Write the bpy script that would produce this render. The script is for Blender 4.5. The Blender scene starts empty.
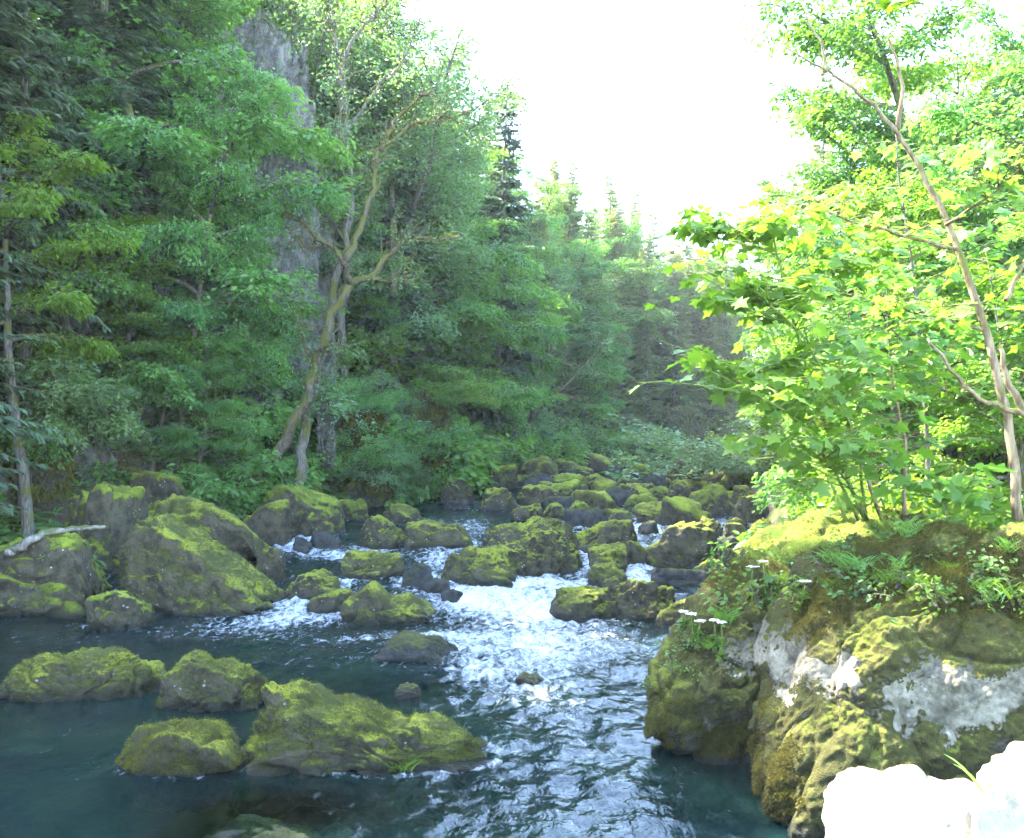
import bpy, bmesh, math, random
import numpy as np
from mathutils import Vector

# ------------------------------------------------------------------ scene
sc = bpy.context.scene
COL = sc.collection
CAMZ, F, HX, HY = 2.6, 900.0, 512.0, 440.0
R = math.radians
rng = np.random.default_rng(7)

# ------------------------------------------------------------------ noise
def _h(ix, iy, iz, s):
    n = (ix * 374761393 + iy * 668265263 + iz * 2147483647 + s * 1274126177) & 0xFFFFFFFF
    n = ((n ^ (n >> 13)) * 1274126177) & 0xFFFFFFFF
    n = ((n ^ (n >> 16)) * 2246822519) & 0xFFFFFFFF
    return (n ^ (n >> 15)) & 0xFFFFFFFF

_G = np.random.default_rng(1).normal(size=(256, 3))
_G /= np.linalg.norm(_G, axis=1)[:, None]

def perlin(P, seed=0):
    P = np.asarray(P, float)
    I = np.floor(P).astype(np.int64)
    f = P - I
    u = f * f * f * (f * (f * 6 - 15) + 10)
    out = np.zeros(len(P))
    for dx in (0, 1):
        wx = u[:, 0] if dx else 1 - u[:, 0]
        for dy in (0, 1):
            wy = u[:, 1] if dy else 1 - u[:, 1]
            for dz in (0, 1):
                wz = u[:, 2] if dz else 1 - u[:, 2]
                g = _G[_h(I[:, 0] + dx, I[:, 1] + dy, I[:, 2] + dz, seed) & 255]
                d = f - np.array([dx, dy, dz])
                out += wx * wy * wz * (g * d).sum(1)
    return out * 1.5

def fbm(P, octv=4, seed=0, gain=.5, lac=2.1):
    P = np.asarray(P, float)
    o, a = np.zeros(len(P)), 1.0
    for k in range(octv):
        o += a * perlin(P, seed + k * 17)
        P = P * lac
        a *= gain
    return o

def ridged(P, seed=0, k=6):
    return np.clip(1 - np.abs(perlin(P, seed)) * 2, 0, 1) ** k

# ------------------------------------------------------------------ river layout
def water_z(y):
    return np.interp(y, [0, 13, 15.9, 18.2, 24.7, 28, 36, 42, 60, 110], [0, 0, .2, .42, .65, .75, 1.0, 1.1, 1.3, 1.6])

def edge_l(y):
    return np.interp(y, [-12, 6, 10, 14, 18, 22, 28, 34, 40, 46, 52, 58, 64, 75, 120],
                     [-9, -8.5, -8, -7.8, -6.9, -5.0, -3.9, -2.2, -.4, 1.6, 4, 7.5, 13, 30, 70])

def edge_r(y):
    return np.interp(y, [-12, 1.5, 2.6, 3.3, 5, 6.5, 8, 9.5, 11, 14, 20, 28, 36, 44, 52, 60, 70, 120],
                     [-6, -4, -1.5, 3.2, 4.2, 4.3, 4.2, 4.2, 4.3, 4.7, 5.6, 7.2, 9.6, 12.5, 16, 21, 34, 90])

def ground_z(x, y):
    x = np.atleast_1d(np.asarray(x, float)); y = np.atleast_1d(np.asarray(y, float))
    P = np.stack([x, y, np.zeros_like(x)], 1)
    wob = fbm(P * .35, 3, 5) * .9
    w = water_z(y)
    dl = edge_l(y) - x + wob * np.clip((edge_l(y) - x) / 3, 0, 1)
    dr = x - edge_r(y) + wob * np.clip((x - edge_r(y)) / 3, 0, 1)
    zl = np.interp(dl, [-4, -1, 0, .8, 2, 3.5, 6, 10, 16, 25, 40, 90], [-5, -1.2, -.25, .45, .9, 3.6, 8.5, 13.5, 19, 26, 33, 45])
    capl = np.interp(y, [-12, 8, 20, 32, 45, 60, 80, 120], [10, 16, 30, 27, 17, 10, 9, 9])
    zl = np.where(zl > capl * .6, capl * .6 + (zl - capl * .6) * np.clip(capl / 45, .05, .8), zl)
    zr = np.interp(dr, [-4, -1, 0, .4, 1.2, 3, 6, 12, 25, 40, 90], [-5, -1.2, -.25, .45, 1.2, 1.7, 3.6, 8, 14, 18, 24])
    zr = np.where(y < 3.9, np.minimum(zr, .85), np.where(y < 7.5, np.minimum(zr, 1.2), zr))
    bed = -.75 + fbm(P * .7, 3, 9) * .3
    bank = np.maximum(zl, zr)
    z = np.maximum(bed, bank) + w
    z += np.clip(bank, 0, 1) * (fbm(P * 1.1, 3, 21) * .35)
    z += np.clip((bank - 2) / 4, 0, 1) * (fbm(P * .45, 3, 33) * 1.3)
    return z

def g1(x, y):
    return float(ground_z([x], [y])[0])

def depth_of(py):
    lo, hi = 3.0, 120.0
    for _ in range(50):
        m = (lo + hi) / 2
        if HY + F * (CAMZ - float(water_z(m))) / m > py: lo = m
        else: hi = m
    return lo

def at(px, d, py=None, z=None):
    return ((px - HX) * d / F, d, CAMZ - (py - HY) * d / F if z is None else z)

# ------------------------------------------------------------------ objects
def tag(o, label=None, cat=None, group=None, kind=None):
    if label: o['label'] = label
    if cat: o['category'] = cat
    if group: o['group'] = group
    if kind: o['kind'] = kind
    return o

def link(name, data, parent=None, loc=None, mat=None):
    o = bpy.data.objects.new(name, data)
    COL.objects.link(o)
    if parent: o.parent = parent
    if loc is not None: o.location = loc
    if mat and data is not None and not data.materials: data.materials.append(mat)
    return o

def mesh_from(name, V, faces, mat=None, smooth=True, attrs=None):
    """faces: a list of int arrays, each (n, k)."""
    V = np.asarray(V, np.float32)
    me = bpy.data.meshes.new(name)
    me.vertices.add(len(V)); me.vertices.foreach_set('co', V.ravel())
    faces = [np.asarray(f, np.int32) for f in faces if len(f)]
    nl = sum(f.size for f in faces); nf = sum(len(f) for f in faces)
    me.loops.add(nl); me.polygons.add(nf)
    me.loops.foreach_set('vertex_index', np.concatenate([f.ravel() for f in faces]))
    tot = np.concatenate([np.full(len(f), f.shape[1], np.int32) for f in faces])
    st = np.concatenate([[0], np.cumsum(tot)[:-1]]).astype(np.int32)
    me.polygons.foreach_set('loop_start', st)
    me.polygons.foreach_set('loop_total', tot)
    me.polygons.foreach_set('use_smooth', np.full(nf, smooth, bool))
    for k, v in (attrs or {}).items():
        a = me.attributes.new(k, 'FLOAT', 'POINT')
        a.data.foreach_set('value', np.asarray(v, np.float32))
    me.update(calc_edges=True)
    me.validate()
    if mat: me.materials.append(mat)
    return me

class MB:
    def __init__(s): s.V, s.Q, s.T, s.A, s.n = [], [], [], [], 0
    def add(s, V, Q=None, T=None, a=0.5):
        V = np.asarray(V, float)
        s.V.append(V)
        if Q is not None and len(Q): s.Q.append(np.asarray(Q) + s.n)
        if T is not None and len(T): s.T.append(np.asarray(T) + s.n)
        s.A.append(np.full(len(V), a) if np.isscalar(a) else np.asarray(a))
        s.n += len(V)
    def tube(s, pts, rad, sides=6, a=.5):
        pts = np.asarray(pts, float); n = len(pts)
        rad = np.broadcast_to(np.asarray(rad, float), (n,))
        tg = np.gradient(pts, axis=0); tg /= np.linalg.norm(tg, axis=1)[:, None] + 1e-9
        ref = np.where(np.abs(tg[:, 2:3]) > .9, np.array([[1., 0, 0]]), np.array([[0, 0, 1.]]))
        if np.abs(tg[:, 2]).max() > .9 : ref = np.broadcast_to(np.array([[.77, .64, 0.]]), tg.shape)
        u = np.cross(tg, ref); u /= np.linalg.norm(u, axis=1)[:, None] + 1e-9
        v = np.cross(tg, u)
        an = np.linspace(0, 2 * np.pi, sides, endpoint=False)
        V = (pts[:, None, :] + rad[:, None, None] * (np.cos(an)[None, :, None] * u[:, None, :] + np.sin(an)[None, :, None] * v[:, None, :])).reshape(-1, 3)
        i = np.arange(n - 1)[:, None] * sides; j = np.arange(sides)[None, :]; k = (j + 1) % sides
        Q = np.stack([i + j, i + k, i + sides + k, i + sides + j], -1).reshape(-1, 4)
        s.add(np.concatenate([V, pts[:1], pts[-1:]]), Q, np.concatenate([
            np.stack([np.full(sides, n * sides), (np.arange(sides) + 1) % sides, np.arange(sides)], 1),
            np.stack([np.full(sides, n * sides + 1), (n - 1) * sides + np.arange(sides), (n - 1) * sides + (np.arange(sides) + 1) % sides], 1)]), a)
    def leaves(s, C, D, N, size, a, shape='diamond', aspect=.6, fold=.12):
        """C centre of leaf base, D pointing to the tip, N leaf normal, one leaf each."""
        n = len(C)
        D = D / (np.linalg.norm(D, axis=1)[:, None] + 1e-9)
        S = np.cross(D, N); S /= np.linalg.norm(S, axis=1)[:, None] + 1e-9
        N = np.cross(S, D)
        out = {'diamond': [(0, 0, 0), (.45, .5, 1), (1, 0, 0), (.45, -.5, 1)],
               'oval': [(0, 0, 0), (.25, .38, 1), (.6, .42, 1), (1, 0, 0), (.6, -.42, 1), (.25, -.38, 1)],
               'maple': [(0, 0, 0), (-.08, .2, .4), (.02, .52, 1), (.22, .3, .5), (.5, .62, 1), (.56, .25, .4), (1, 0, .2),
                         (.56, -.25, .4), (.5, -.62, 1), (.22, -.3, .5), (.02, -.52, 1), (-.08, -.2, .4)]}[shape]
        o = np.array(out)
        size = np.broadcast_to(np.asarray(size, float), (n,))[:, None, None]
        asp = aspect if shape != 'maple' else 1.0
        V = C[:, None, :] + size * (o[None, :, 0, None] * D[:, None, :] + asp * o[None, :, 1, None] * S[:, None, :]
                                    + (fold * o[None, :, 2, None] - .12 * o[None, :, 0, None] ** 2) * N[:, None, :])
        k = len(o)
        A = np.repeat(np.asarray(a) if not np.isscalar(a) else np.full(n, a), k)
        if k == 4:
            s.add(V.reshape(-1, 3), np.arange(n * 4).reshape(n, 4), None, A)
        elif k == 6:
            b = (np.arange(n) * 6)[:, None]
            s.add(V.reshape(-1, 3), np.concatenate([b + np.array([[0, 1, 2, 3]]), b + np.array([[0, 3, 4, 5]])]), None, A)
        else:
            ctr = C + D * size[:, 0] * .3
            V = np.concatenate([V, ctr[:, None, :]], 1); k += 1
            A = np.repeat(np.asarray(a) if not np.isscalar(a) else np.full(n, a), k)
            b = (np.arange(n) * k)[:, None, None]
            tri = np.array([[k - 1, i, (i + 1) % (k - 1)] for i in range(k - 1)])[None]
            s.add(V.reshape(-1, 3), None, (b + tri).reshape(-1, 3), A)
    def mesh(s, name, mat, smooth=True):
        fs = []
        if s.Q: fs.append(np.concatenate(s.Q))
        if s.T: fs.append(np.concatenate(s.T))
        return mesh_from(name, np.concatenate(s.V), fs, mat, smooth, {'vary': np.concatenate(s.A)})

# ------------------------------------------------------------------ materials
class NT:
    def __init__(s, name):
        s.m = bpy.data.materials.new(name); s.m.use_nodes = True
        s.t = s.m.node_tree; s.t.nodes.clear()
    def n(s, typ, **kw):
        nd = s.t.nodes.new(typ)
        for k, v in kw.items():
            if k.startswith('i_'):
                key = k[2:]
                key = int(key) if key.isdigit() else key.replace('_', ' ')
                s.set(nd.inputs[key], v)
            else: setattr(nd, k, v)
        return nd
    def set(s, sock, v):
        if isinstance(v, bpy.types.NodeSocket): s.t.links.new(v, sock)
        elif isinstance(v, bpy.types.Node): s.t.links.new(v.outputs[0], sock)
        elif hasattr(sock.default_value, '__len__') and len(sock.default_value) == 4 and len(v) == 3: sock.default_value = (*v, 1)
        else: sock.default_value = v
    def math(s, op, a, b=0.0, c=None, clamp=False):
        nd = s.n('ShaderNodeMath', operation=op, use_clamp=clamp)
        s.set(nd.inputs[0], a); s.set(nd.inputs[1], b)
        if c is not None: s.set(nd.inputs[2], c)
        return nd.outputs[0]
    def mix(s, f, a, b):
        nd = s.n('ShaderNodeMix', data_type='RGBA')
        s.set(nd.inputs[0], f); s.set(nd.inputs[6], a); s.set(nd.inputs[7], b)
        return nd.outputs[2]
    def ramp(s, f, a, b):
        nd = s.n('ShaderNodeMapRange', interpolation_type='SMOOTHSTEP')
        s.set(nd.inputs[0], f); s.set(nd.inputs[1], a); s.set(nd.inputs[2], b)
        return nd.outputs[0]
    def noise(s, vec, scale, detail=4.0, rough=.55, dist=0.0):
        nd = s.n('ShaderNodeTexNoise'); s.set(nd.inputs['Vector'], vec)
        s.set(nd.inputs['Scale'], scale); s.set(nd.inputs['Detail'], detail); s.set(nd.inputs['Roughness'], rough); s.set(nd.inputs['Distortion'], dist)
        return nd.outputs[0]
    def voro(s, vec, scale, feature='F1'):
        nd = s.n('ShaderNodeTexVoronoi', feature=feature); s.set(nd.inputs['Vector'], vec); s.set(nd.inputs['Scale'], scale)
        return nd.outputs['Distance']
    def scaled(s, vec, sc):
        nd = s.n('ShaderNodeVectorMath', operation='MULTIPLY'); s.set(nd.inputs[0], vec); s.set(nd.inputs[1], sc)
        return nd.outputs[0]
    def attr(s, name):
        return s.n('ShaderNodeAttribute', attribute_name=name).outputs['Fac']
    def bump(s, h, dist, strength=1.0, normal=None):
        nd = s.n('ShaderNodeBump'); s.set(nd.inputs['Height'], h); s.set(nd.inputs['Distance'], dist); s.set(nd.inputs['Strength'], strength)
        if normal is not None: s.set(nd.inputs['Normal'], normal)
        return nd.outputs[0]
    def out(s, sh):
        o = s.n('ShaderNodeOutputMaterial'); s.t.links.new(sh if isinstance(sh, bpy.types.NodeSocket) else sh.outputs[0], o.inputs['Surface'])
        return s.m

def leaf_mat(name, ca, cb, trans=.4, rough=.45, tcol=None, objvar=.35):
    t = NT(name)
    v = t.attr('vary')
    col = t.mix(v, ca, cb)
    rnd = t.n('ShaderNodeObjectInfo').outputs['Random']
    hsv = t.n('ShaderNodeHueSaturation')
    t.set(hsv.inputs['Hue'], t.math('MULTIPLY_ADD', rnd, .05, .475))
    t.set(hsv.inputs['Saturation'], t.math('MULTIPLY_ADD', rnd, -.25, 1.1))
    t.set(hsv.inputs['Value'], t.math('MULTIPLY_ADD', rnd, objvar, 1 - objvar / 2))
    t.set(hsv.inputs['Color'], col)
    c = hsv.outputs[0]
    p = t.n('ShaderNodeBsdfPrincipled', i_Base_Color=c, i_Roughness=rough)
    p.inputs['Specular IOR Level'].default_value = .35
    tr = t.n('ShaderNodeBsdfTranslucent')
    g = t.n('ShaderNodeMix', data_type='RGBA', blend_type='MULTIPLY'); g.inputs[0].default_value = 1
    t.set(g.inputs[6], c); t.set(g.inputs[7], tcol or (1.9, 1.7, .7))
    t.set(tr.inputs[0], g.outputs[2])
    mx = t.n('ShaderNodeMixShader'); mx.inputs[0].default_value = trans
    t.t.links.new(p.outputs[0], mx.inputs[1]); t.t.links.new(tr.outputs[0], mx.inputs[2])
    return t.out(mx)

def bark_mat(name, ca, cb, moss=None, mossamt=.5):
    t = NT(name)
    geo = t.n('ShaderNodeNewGeometry'); pos = t.n('ShaderNodeTexCoord').outputs['Object']
    st = t.scaled(pos, (9, 9, 2.2))
    n = t.noise(st, 2.5, 6)
    col = t.mix(t.ramp(n, .35, .65), ca, cb)
    if moss:
        m = t.math('ADD', t.noise(pos, 2.3, 4), t.math('MULTIPLY', t.n('ShaderNodeSeparateXYZ', i_0=geo.outputs['Normal']).outputs[2], .25))
        col = t.mix(t.ramp(m, .62 - mossamt * .3, .74 - mossamt * .3), col, moss)
    p = t.n('ShaderNodeBsdfPrincipled', i_Base_Color=col, i_Roughness=.9, i_Normal=t.bump(n, .03, .8))
    p.inputs['Specular IOR Level'].default_value = .2
    return t.out(p)

def rock_mat(name, moss_a, moss_b, moss_c, rock_a, rock_b, lo, hi, wet=True, lichen=.3, upw=.55, pale=None, nscale=1.0):
    """Mossy boulder: moss by up-facing and noise, bare stone elsewhere, a wet band at the waterline (attribute hw)."""
    t = NT(name)
    pos = t.n('ShaderNodeNewGeometry').outputs['Position']
    nz = t.n('ShaderNodeSeparateXYZ', i_0=t.n('ShaderNodeNewGeometry').outputs['Normal']).outputs[2]
    hw = t.attr('hw')
    big = t.noise(pos, .9 * nscale, 5, .6)
    mid = t.noise(pos, 4.5 * nscale, 6, .65)
    fine = t.noise(pos, 26, 6, .7)
    tiny = t.noise(pos, 95, 3, .7)
    stone = t.mix(t.ramp(t.math('ADD', mid, t.math('MULTIPLY', fine, .5)), .6, .9), rock_a, rock_b)
    spots = t.ramp(t.voro(pos, 11), .2, .1)
    spots = t.math('MULTIPLY', spots, t.ramp(t.noise(pos, 2.6, 2), .5, .62))
    stone = t.mix(t.math('MULTIPLY', spots, lichen), stone, (.45, .46, .42))
    m = t.math('MULTIPLY_ADD', nz, upw, t.math('ADD', t.math('MULTIPLY_ADD', big, .95, -.2), t.math('ADD', t.math('MULTIPLY', mid, .55), t.math('MULTIPLY', fine, .3))))
    if pale is not None:     # a bare band of stone between two heights above the water, ragged
        z = t.math('ADD', hw, t.math('MULTIPLY', t.math('SUBTRACT', big, .5), 1.6))
        z = t.math('ADD', z, t.math('MULTIPLY', t.math('SUBTRACT', mid, .5), 1.1))
        z = t.math('ADD', z, t.math('MULTIPLY', t.math('SUBTRACT', fine, .5), .5))
        band = t.math('MULTIPLY', t.ramp(z, pale[0], pale[0] + .12), t.ramp(z, pale[1], pale[1] - .16))
        band = t.math('MULTIPLY', band, t.ramp(t.noise(pos, 1.5, 4, .6), .42, .56))
        m = t.math('SUBTRACT', m, t.math('MULTIPLY', band, 1.2))
    mask = t.ramp(m, lo, hi)
    tone = t.math('ADD', t.math('MULTIPLY', t.noise(pos, 2.2 * nscale, 4), .6), t.math('MULTIPLY', fine, .55))
    tone = t.math('ADD', tone, t.math('MULTIPLY', nz, .2))
    moss = t.mix(t.ramp(tone, .42, .62), moss_a, moss_b)
    moss = t.mix(t.ramp(tone, .66, .84), moss, moss_c)
    moss = t.mix(t.math('MULTIPLY', t.ramp(tiny, .5, .32), .55), moss, tuple(c * .35 for c in moss_a))
    col = t.mix(mask, stone, moss)
    rough = .92
    if wet:
        wz = t.math('SUBTRACT', hw, t.math('MULTIPLY', t.math('SUBTRACT', mid, .5), .22))
        wm = t.ramp(wz, .17, .02)
        col = t.mix(wm, col, t.mix(mid, (.016, .015, .012), (.03, .032, .018)))
        rough = t.math('MULTIPLY_ADD', wm, -.6, .92)
    h = t.math('ADD', t.math('MULTIPLY', fine, t.math('MULTIPLY_ADD', mask, .6, .5)), t.math('MULTIPLY', tiny, t.math('MULTIPLY_ADD', mask, .35, .1)))
    h = t.math('ADD', h, t.math('MULTIPLY', mask, .55))
    p = t.n('ShaderNodeBsdfPrincipled', i_Base_Color=col, i_Roughness=rough, i_Normal=t.bump(h, .045, 1.0))
    p.inputs['Specular IOR Level'].default_value = .3
    return t.out(p)

M = {}
M['beech'] = leaf_mat('beech_leaf', (.045, .135, .032), (.135, .285, .04), .45)
M['ash'] = leaf_mat('ash_leaf', (.06, .135, .055), (.125, .23, .08), .4)
M['maple'] = leaf_mat('maple_leaf', (.07, .165, .028), (.155, .285, .048), .5, tcol=(1.45, 1.6, .6))
M['spring'] = leaf_mat('spring_leaf', (.1, .2, .03), (.2, .33, .055), .55, tcol=(1.5, 1.6, .6))
M['willow'] = leaf_mat('willow_leaf', (.08, .15, .05), (.15, .24, .09), .35)
M['spruce'] = leaf_mat('spruce_needle', (.026, .058, .026), (.065, .11, .045), .2, .6)
M['spruce_far'] = leaf_mat('spruce_needle_painted_sun', (.1, .145, .055), (.22, .27, .1), .48, .6)  # spruce needles made paler, painting in sun and glare on distant trees
M['fern'] = leaf_mat('fern_leaf', (.05, .12, .02), (.13, .23, .04), .4)
M['grass'] = leaf_mat('grass_blade', (.08, .2, .03), (.17, .32, .05), .4)
M['moss'] = leaf_mat('moss_strand', (.034, .04, .01), (.14, .16, .02), .25, .8, objvar=.1)
M['moss_brown'] = leaf_mat('brown_moss_strand', (.032, .032, .009), (.11, .115, .017), .25, .8, objvar=.1)
M['petal'] = leaf_mat('white_petal', (.75, .76, .72), (.85, .85, .82), .3, tcol=(1, 1, 1), objvar=.05)
M['bark'] = bark_mat('grey_bark', (.07, .06, .05), (.16, .145, .12), (.085, .09, .02), .35)
M['bark_moss'] = bark_mat('mossy_bark', (.05, .04, .03), (.12, .1, .075), (.09, .088, .022), .62)
M['bark_pale'] = bark_mat('pale_bark', (.12, .085, .045), (.27, .21, .13), (.12, .12, .03), .35)
M['deadwood'] = bark_mat('dead_wood', (.12, .11, .1), (.27, .25, .22), (.08, .09, .03), .1)
M['stem'] = bark_mat('green_stem', (.1, .16, .03), (.2, .25, .06))
MOSS = ((.032, .036, .008), (.082, .088, .012), (.27, .31, .022))
M['rock'] = rock_mat('mossy_river_rock', *MOSS, (.026, .022, .013), (.085, .074, .044), .90, 1.14, lichen=.8, upw=.75)
M['rock_bright'] = rock_mat('bright_mossy_rock', (.05, .06, .01), (.12, .15, .014), (.27, .32, .024), (.028, .025, .015), (.09, .08, .05), .80, 1.04, lichen=.8, upw=.75)
M['rock_olive'] = rock_mat('olive_mossy_rock', (.034, .038, .012), (.075, .082, .017), (.26, .28, .022), (.036, .031, .018), (.12, .105, .062), .76, 1.02, lichen=.9, upw=.7)
M['rock_wet'] = rock_mat('wet_dark_rock', (.02, .022, .008), (.045, .05, .012), (.09, .1, .02), (.018, .018, .018), (.06, .06, .056), 1.0, 1.3, lichen=.1)
M['boulder'] = rock_mat('moss_hung_boulder', (.036, .032, .01), (.072, .07, .014), (.17, .19, .02), (.095, .085, .058), (.28, .255, .18), .42, .58, lichen=.5, upw=.32, pale=(.62, 1.12))
M['prow'] = rock_mat('prow_boulder', (.036, .032, .01), (.072, .07, .014), (.18, .2, .02), (.075, .068, .045), (.26, .235, .17), .42, .58, lichen=.5, upw=.32, pale=(.78, 1.02))
M['limestone'] = rock_mat('sunlit_limestone', (.2, .2, .06), (.3, .28, .1), (.35, .33, .12), (.34, .32, .26), (.6, .57, .48), 1.0, 1.4, wet=False, lichen=0)
M['cliff'] = rock_mat('grey_cliff', (.03, .036, .012), (.06, .075, .018), (.1, .12, .03), (.06, .058, .053), (.21, .2, .18), .74, .98, wet=False, lichen=.1, nscale=.5)
M['mosswall'] = rock_mat('mossy_cliff', (.03, .034, .01), (.065, .07, .014), (.13, .13, .02), (.05, .045, .038), (.16, .15, .13), .5, .75, wet=False, lichen=.2, nscale=.6)

def ground_mat():
    t = NT('forest_ground')
    pos = t.n('ShaderNodeNewGeometry').outputs['Position']
    nz = t.n('ShaderNodeSeparateXYZ', i_0=t.n('ShaderNodeNewGeometry').outputs['Normal']).outputs[2]
    hw = t.attr('hw')
    big = t.noise(pos, .35, 5, .6); mid = t.noise(pos, 2.5, 6, .65); fine = t.noise(pos, 14, 5, .7)
    soil = t.mix(mid, (.04, .03, .02), (.12, .09, .06))
    moss = t.mix(t.ramp(fine, .35, .65), (.025, .035, .01), (.09, .11, .02))
    rock = t.mix(t.ramp(mid, .3, .7), (.06, .06, .058), (.22, .22, .21))
    c = t.mix(t.ramp(t.math('ADD', big, t.math('MULTIPLY', mid, .4)), .6, .78), moss, soil)
    c = t.mix(t.math('MULTIPLY', t.ramp(nz, .62, .38), t.ramp(mid, .38, .5)), c, rock)
    bed = t.mix(t.ramp(mid, .35, .65), (.03, .045, .012), (.085, .085, .04))
    c = t.mix(t.ramp(hw, .05, -.1), c, bed)
    p = t.n('ShaderNodeBsdfPrincipled', i_Base_Color=c, i_Roughness=.95, i_Normal=t.bump(t.math('ADD', mid, t.math('MULTIPLY', fine, .4)), .12, 1))
    p.inputs['Specular IOR Level'].default_value = .2
    return t.out(p)
M['ground'] = ground_mat()

def water_mat():
    t = NT('river_water')
    pos = t.n('ShaderNodeNewGeometry').outputs['Position']
    foam = t.attr('foam'); dep = t.attr('depth'); chop = t.attr('chop')
    flow = t.scaled(pos, (1.0, .62, 1.0))
    r1 = t.noise(flow, 2.6, 3, .5, .8); r2 = t.noise(flow, 8.5, 3, .55, 1.2); r3 = t.noise(flow, 24, 2, .5, .6)
    hgt = t.math('ADD', t.math('MULTIPLY', r1, .45), t.math('ADD', t.math('MULTIPLY', r2, .34), t.math('MULTIPLY', r3, .13)))
    hgt = t.math('MULTIPLY', hgt, chop)
    nrm = t.bump(hgt, .035, 1.0)
    fr = t.n('ShaderNodeFresnel', i_IOR=1.33, i_Normal=nrm).outputs[0]
    gl = t.n('ShaderNodeBsdfGlossy', i_Roughness=.04, i_Normal=nrm)
    tr = t.n('ShaderNodeBsdfTransparent', i_Color=(.55, .78, .62))
    murk = t.n('ShaderNodeBsdfDiffuse', i_Color=t.mix(t.ramp(t.noise(pos, .8, 3), .35, .65), (.0028, .0115, .0125), (.006, .0185, .0135)))
    body = t.n('ShaderNodeMixShader'); t.set(body.inputs[0], t.ramp(dep, .05, .95))
    t.t.links.new(tr.outputs[0], body.inputs[1]); t.t.links.new(murk.outputs[0], body.inputs[2])
    surf = t.n('ShaderNodeMixShader'); t.set(surf.inputs[0], fr)
    t.t.links.new(body.outputs[0], surf.inputs[1]); t.t.links.new(gl.outputs[0], surf.inputs[2])
    stre = t.noise(t.scaled(pos, (1.5, .8, 1.5)), 6.5, 8, .75, .7)
    fm = t.math('ADD', foam, t.math('MULTIPLY', t.math('SUBTRACT', stre, .5), 2.3))
    fm = t.ramp(fm, .26, .98)
    fw = t.n('ShaderNodeBsdfDiffuse', i_Color=(.72, .77, .82), i_Normal=t.bump(stre, .12, 1.0))  # colours froth and also the painted ripple reflections
    o = t.n('ShaderNodeMixShader'); t.set(o.inputs[0], fm)
    t.t.links.new(surf.outputs[0], o.inputs[1]); t.t.links.new(fw.outputs[0], o.inputs[2])
    return t.out(o)
M['water'] = water_mat()
# ------------------------------------------------------------------ rocks
_ico = {}
def ico(sub):
    if sub not in _ico:
        bm = bmesh.new(); bmesh.ops.create_icosphere(bm, subdivisions=sub, radius=1)
        V = np.array([v.co[:] for v in bm.verts]); T = np.array([[v.index for v in f.verts] for f in bm.faces]); bm.free()
        _ico[sub] = (V / np.linalg.norm(V, axis=1)[:, None], T)
    return _ico[sub]

def boulder_verts(sub, seed, box=.5, rough=1.0, planes=13):
    """A weathered block: the soft intersection of random half-spaces, broken up by noise and clefts."""
    n, T = ico(sub)
    r = np.random.default_rng(seed)
    pl = r.normal(size=(planes, 3)); pl /= np.linalg.norm(pl, axis=1)[:, None]
    pl = np.concatenate([pl, np.array([[1, 0, 0], [-1, 0, 0], [0, 1, 0], [0, -1, 0], [0, 0, 1], [0, 0, -1]])])
    d = np.concatenate([r.uniform(.72, 1.02, planes), np.full(6, .95)])
    p = 7 + 12 * box
    s = (np.clip(n @ (pl / d[:, None]).T, 0, None) ** p).sum(1) ** (-1 / p)
    o = r.uniform(0, 50, 3)
    s = s * (1 + rough * (.10 * fbm(n * 1.3 + o, 3, seed) + .05 * fbm(n * 3.7 + o, 4, seed + 3)))
    s = s * (1 - rough * .07 * ridged(n * 1.6 + o, seed + 5, 7))
    V = n * s[:, None]
    lo, hi = V.min(0), V.max(0)
    return (V - lo) / (hi - lo) * 2 - 1, T

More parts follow.
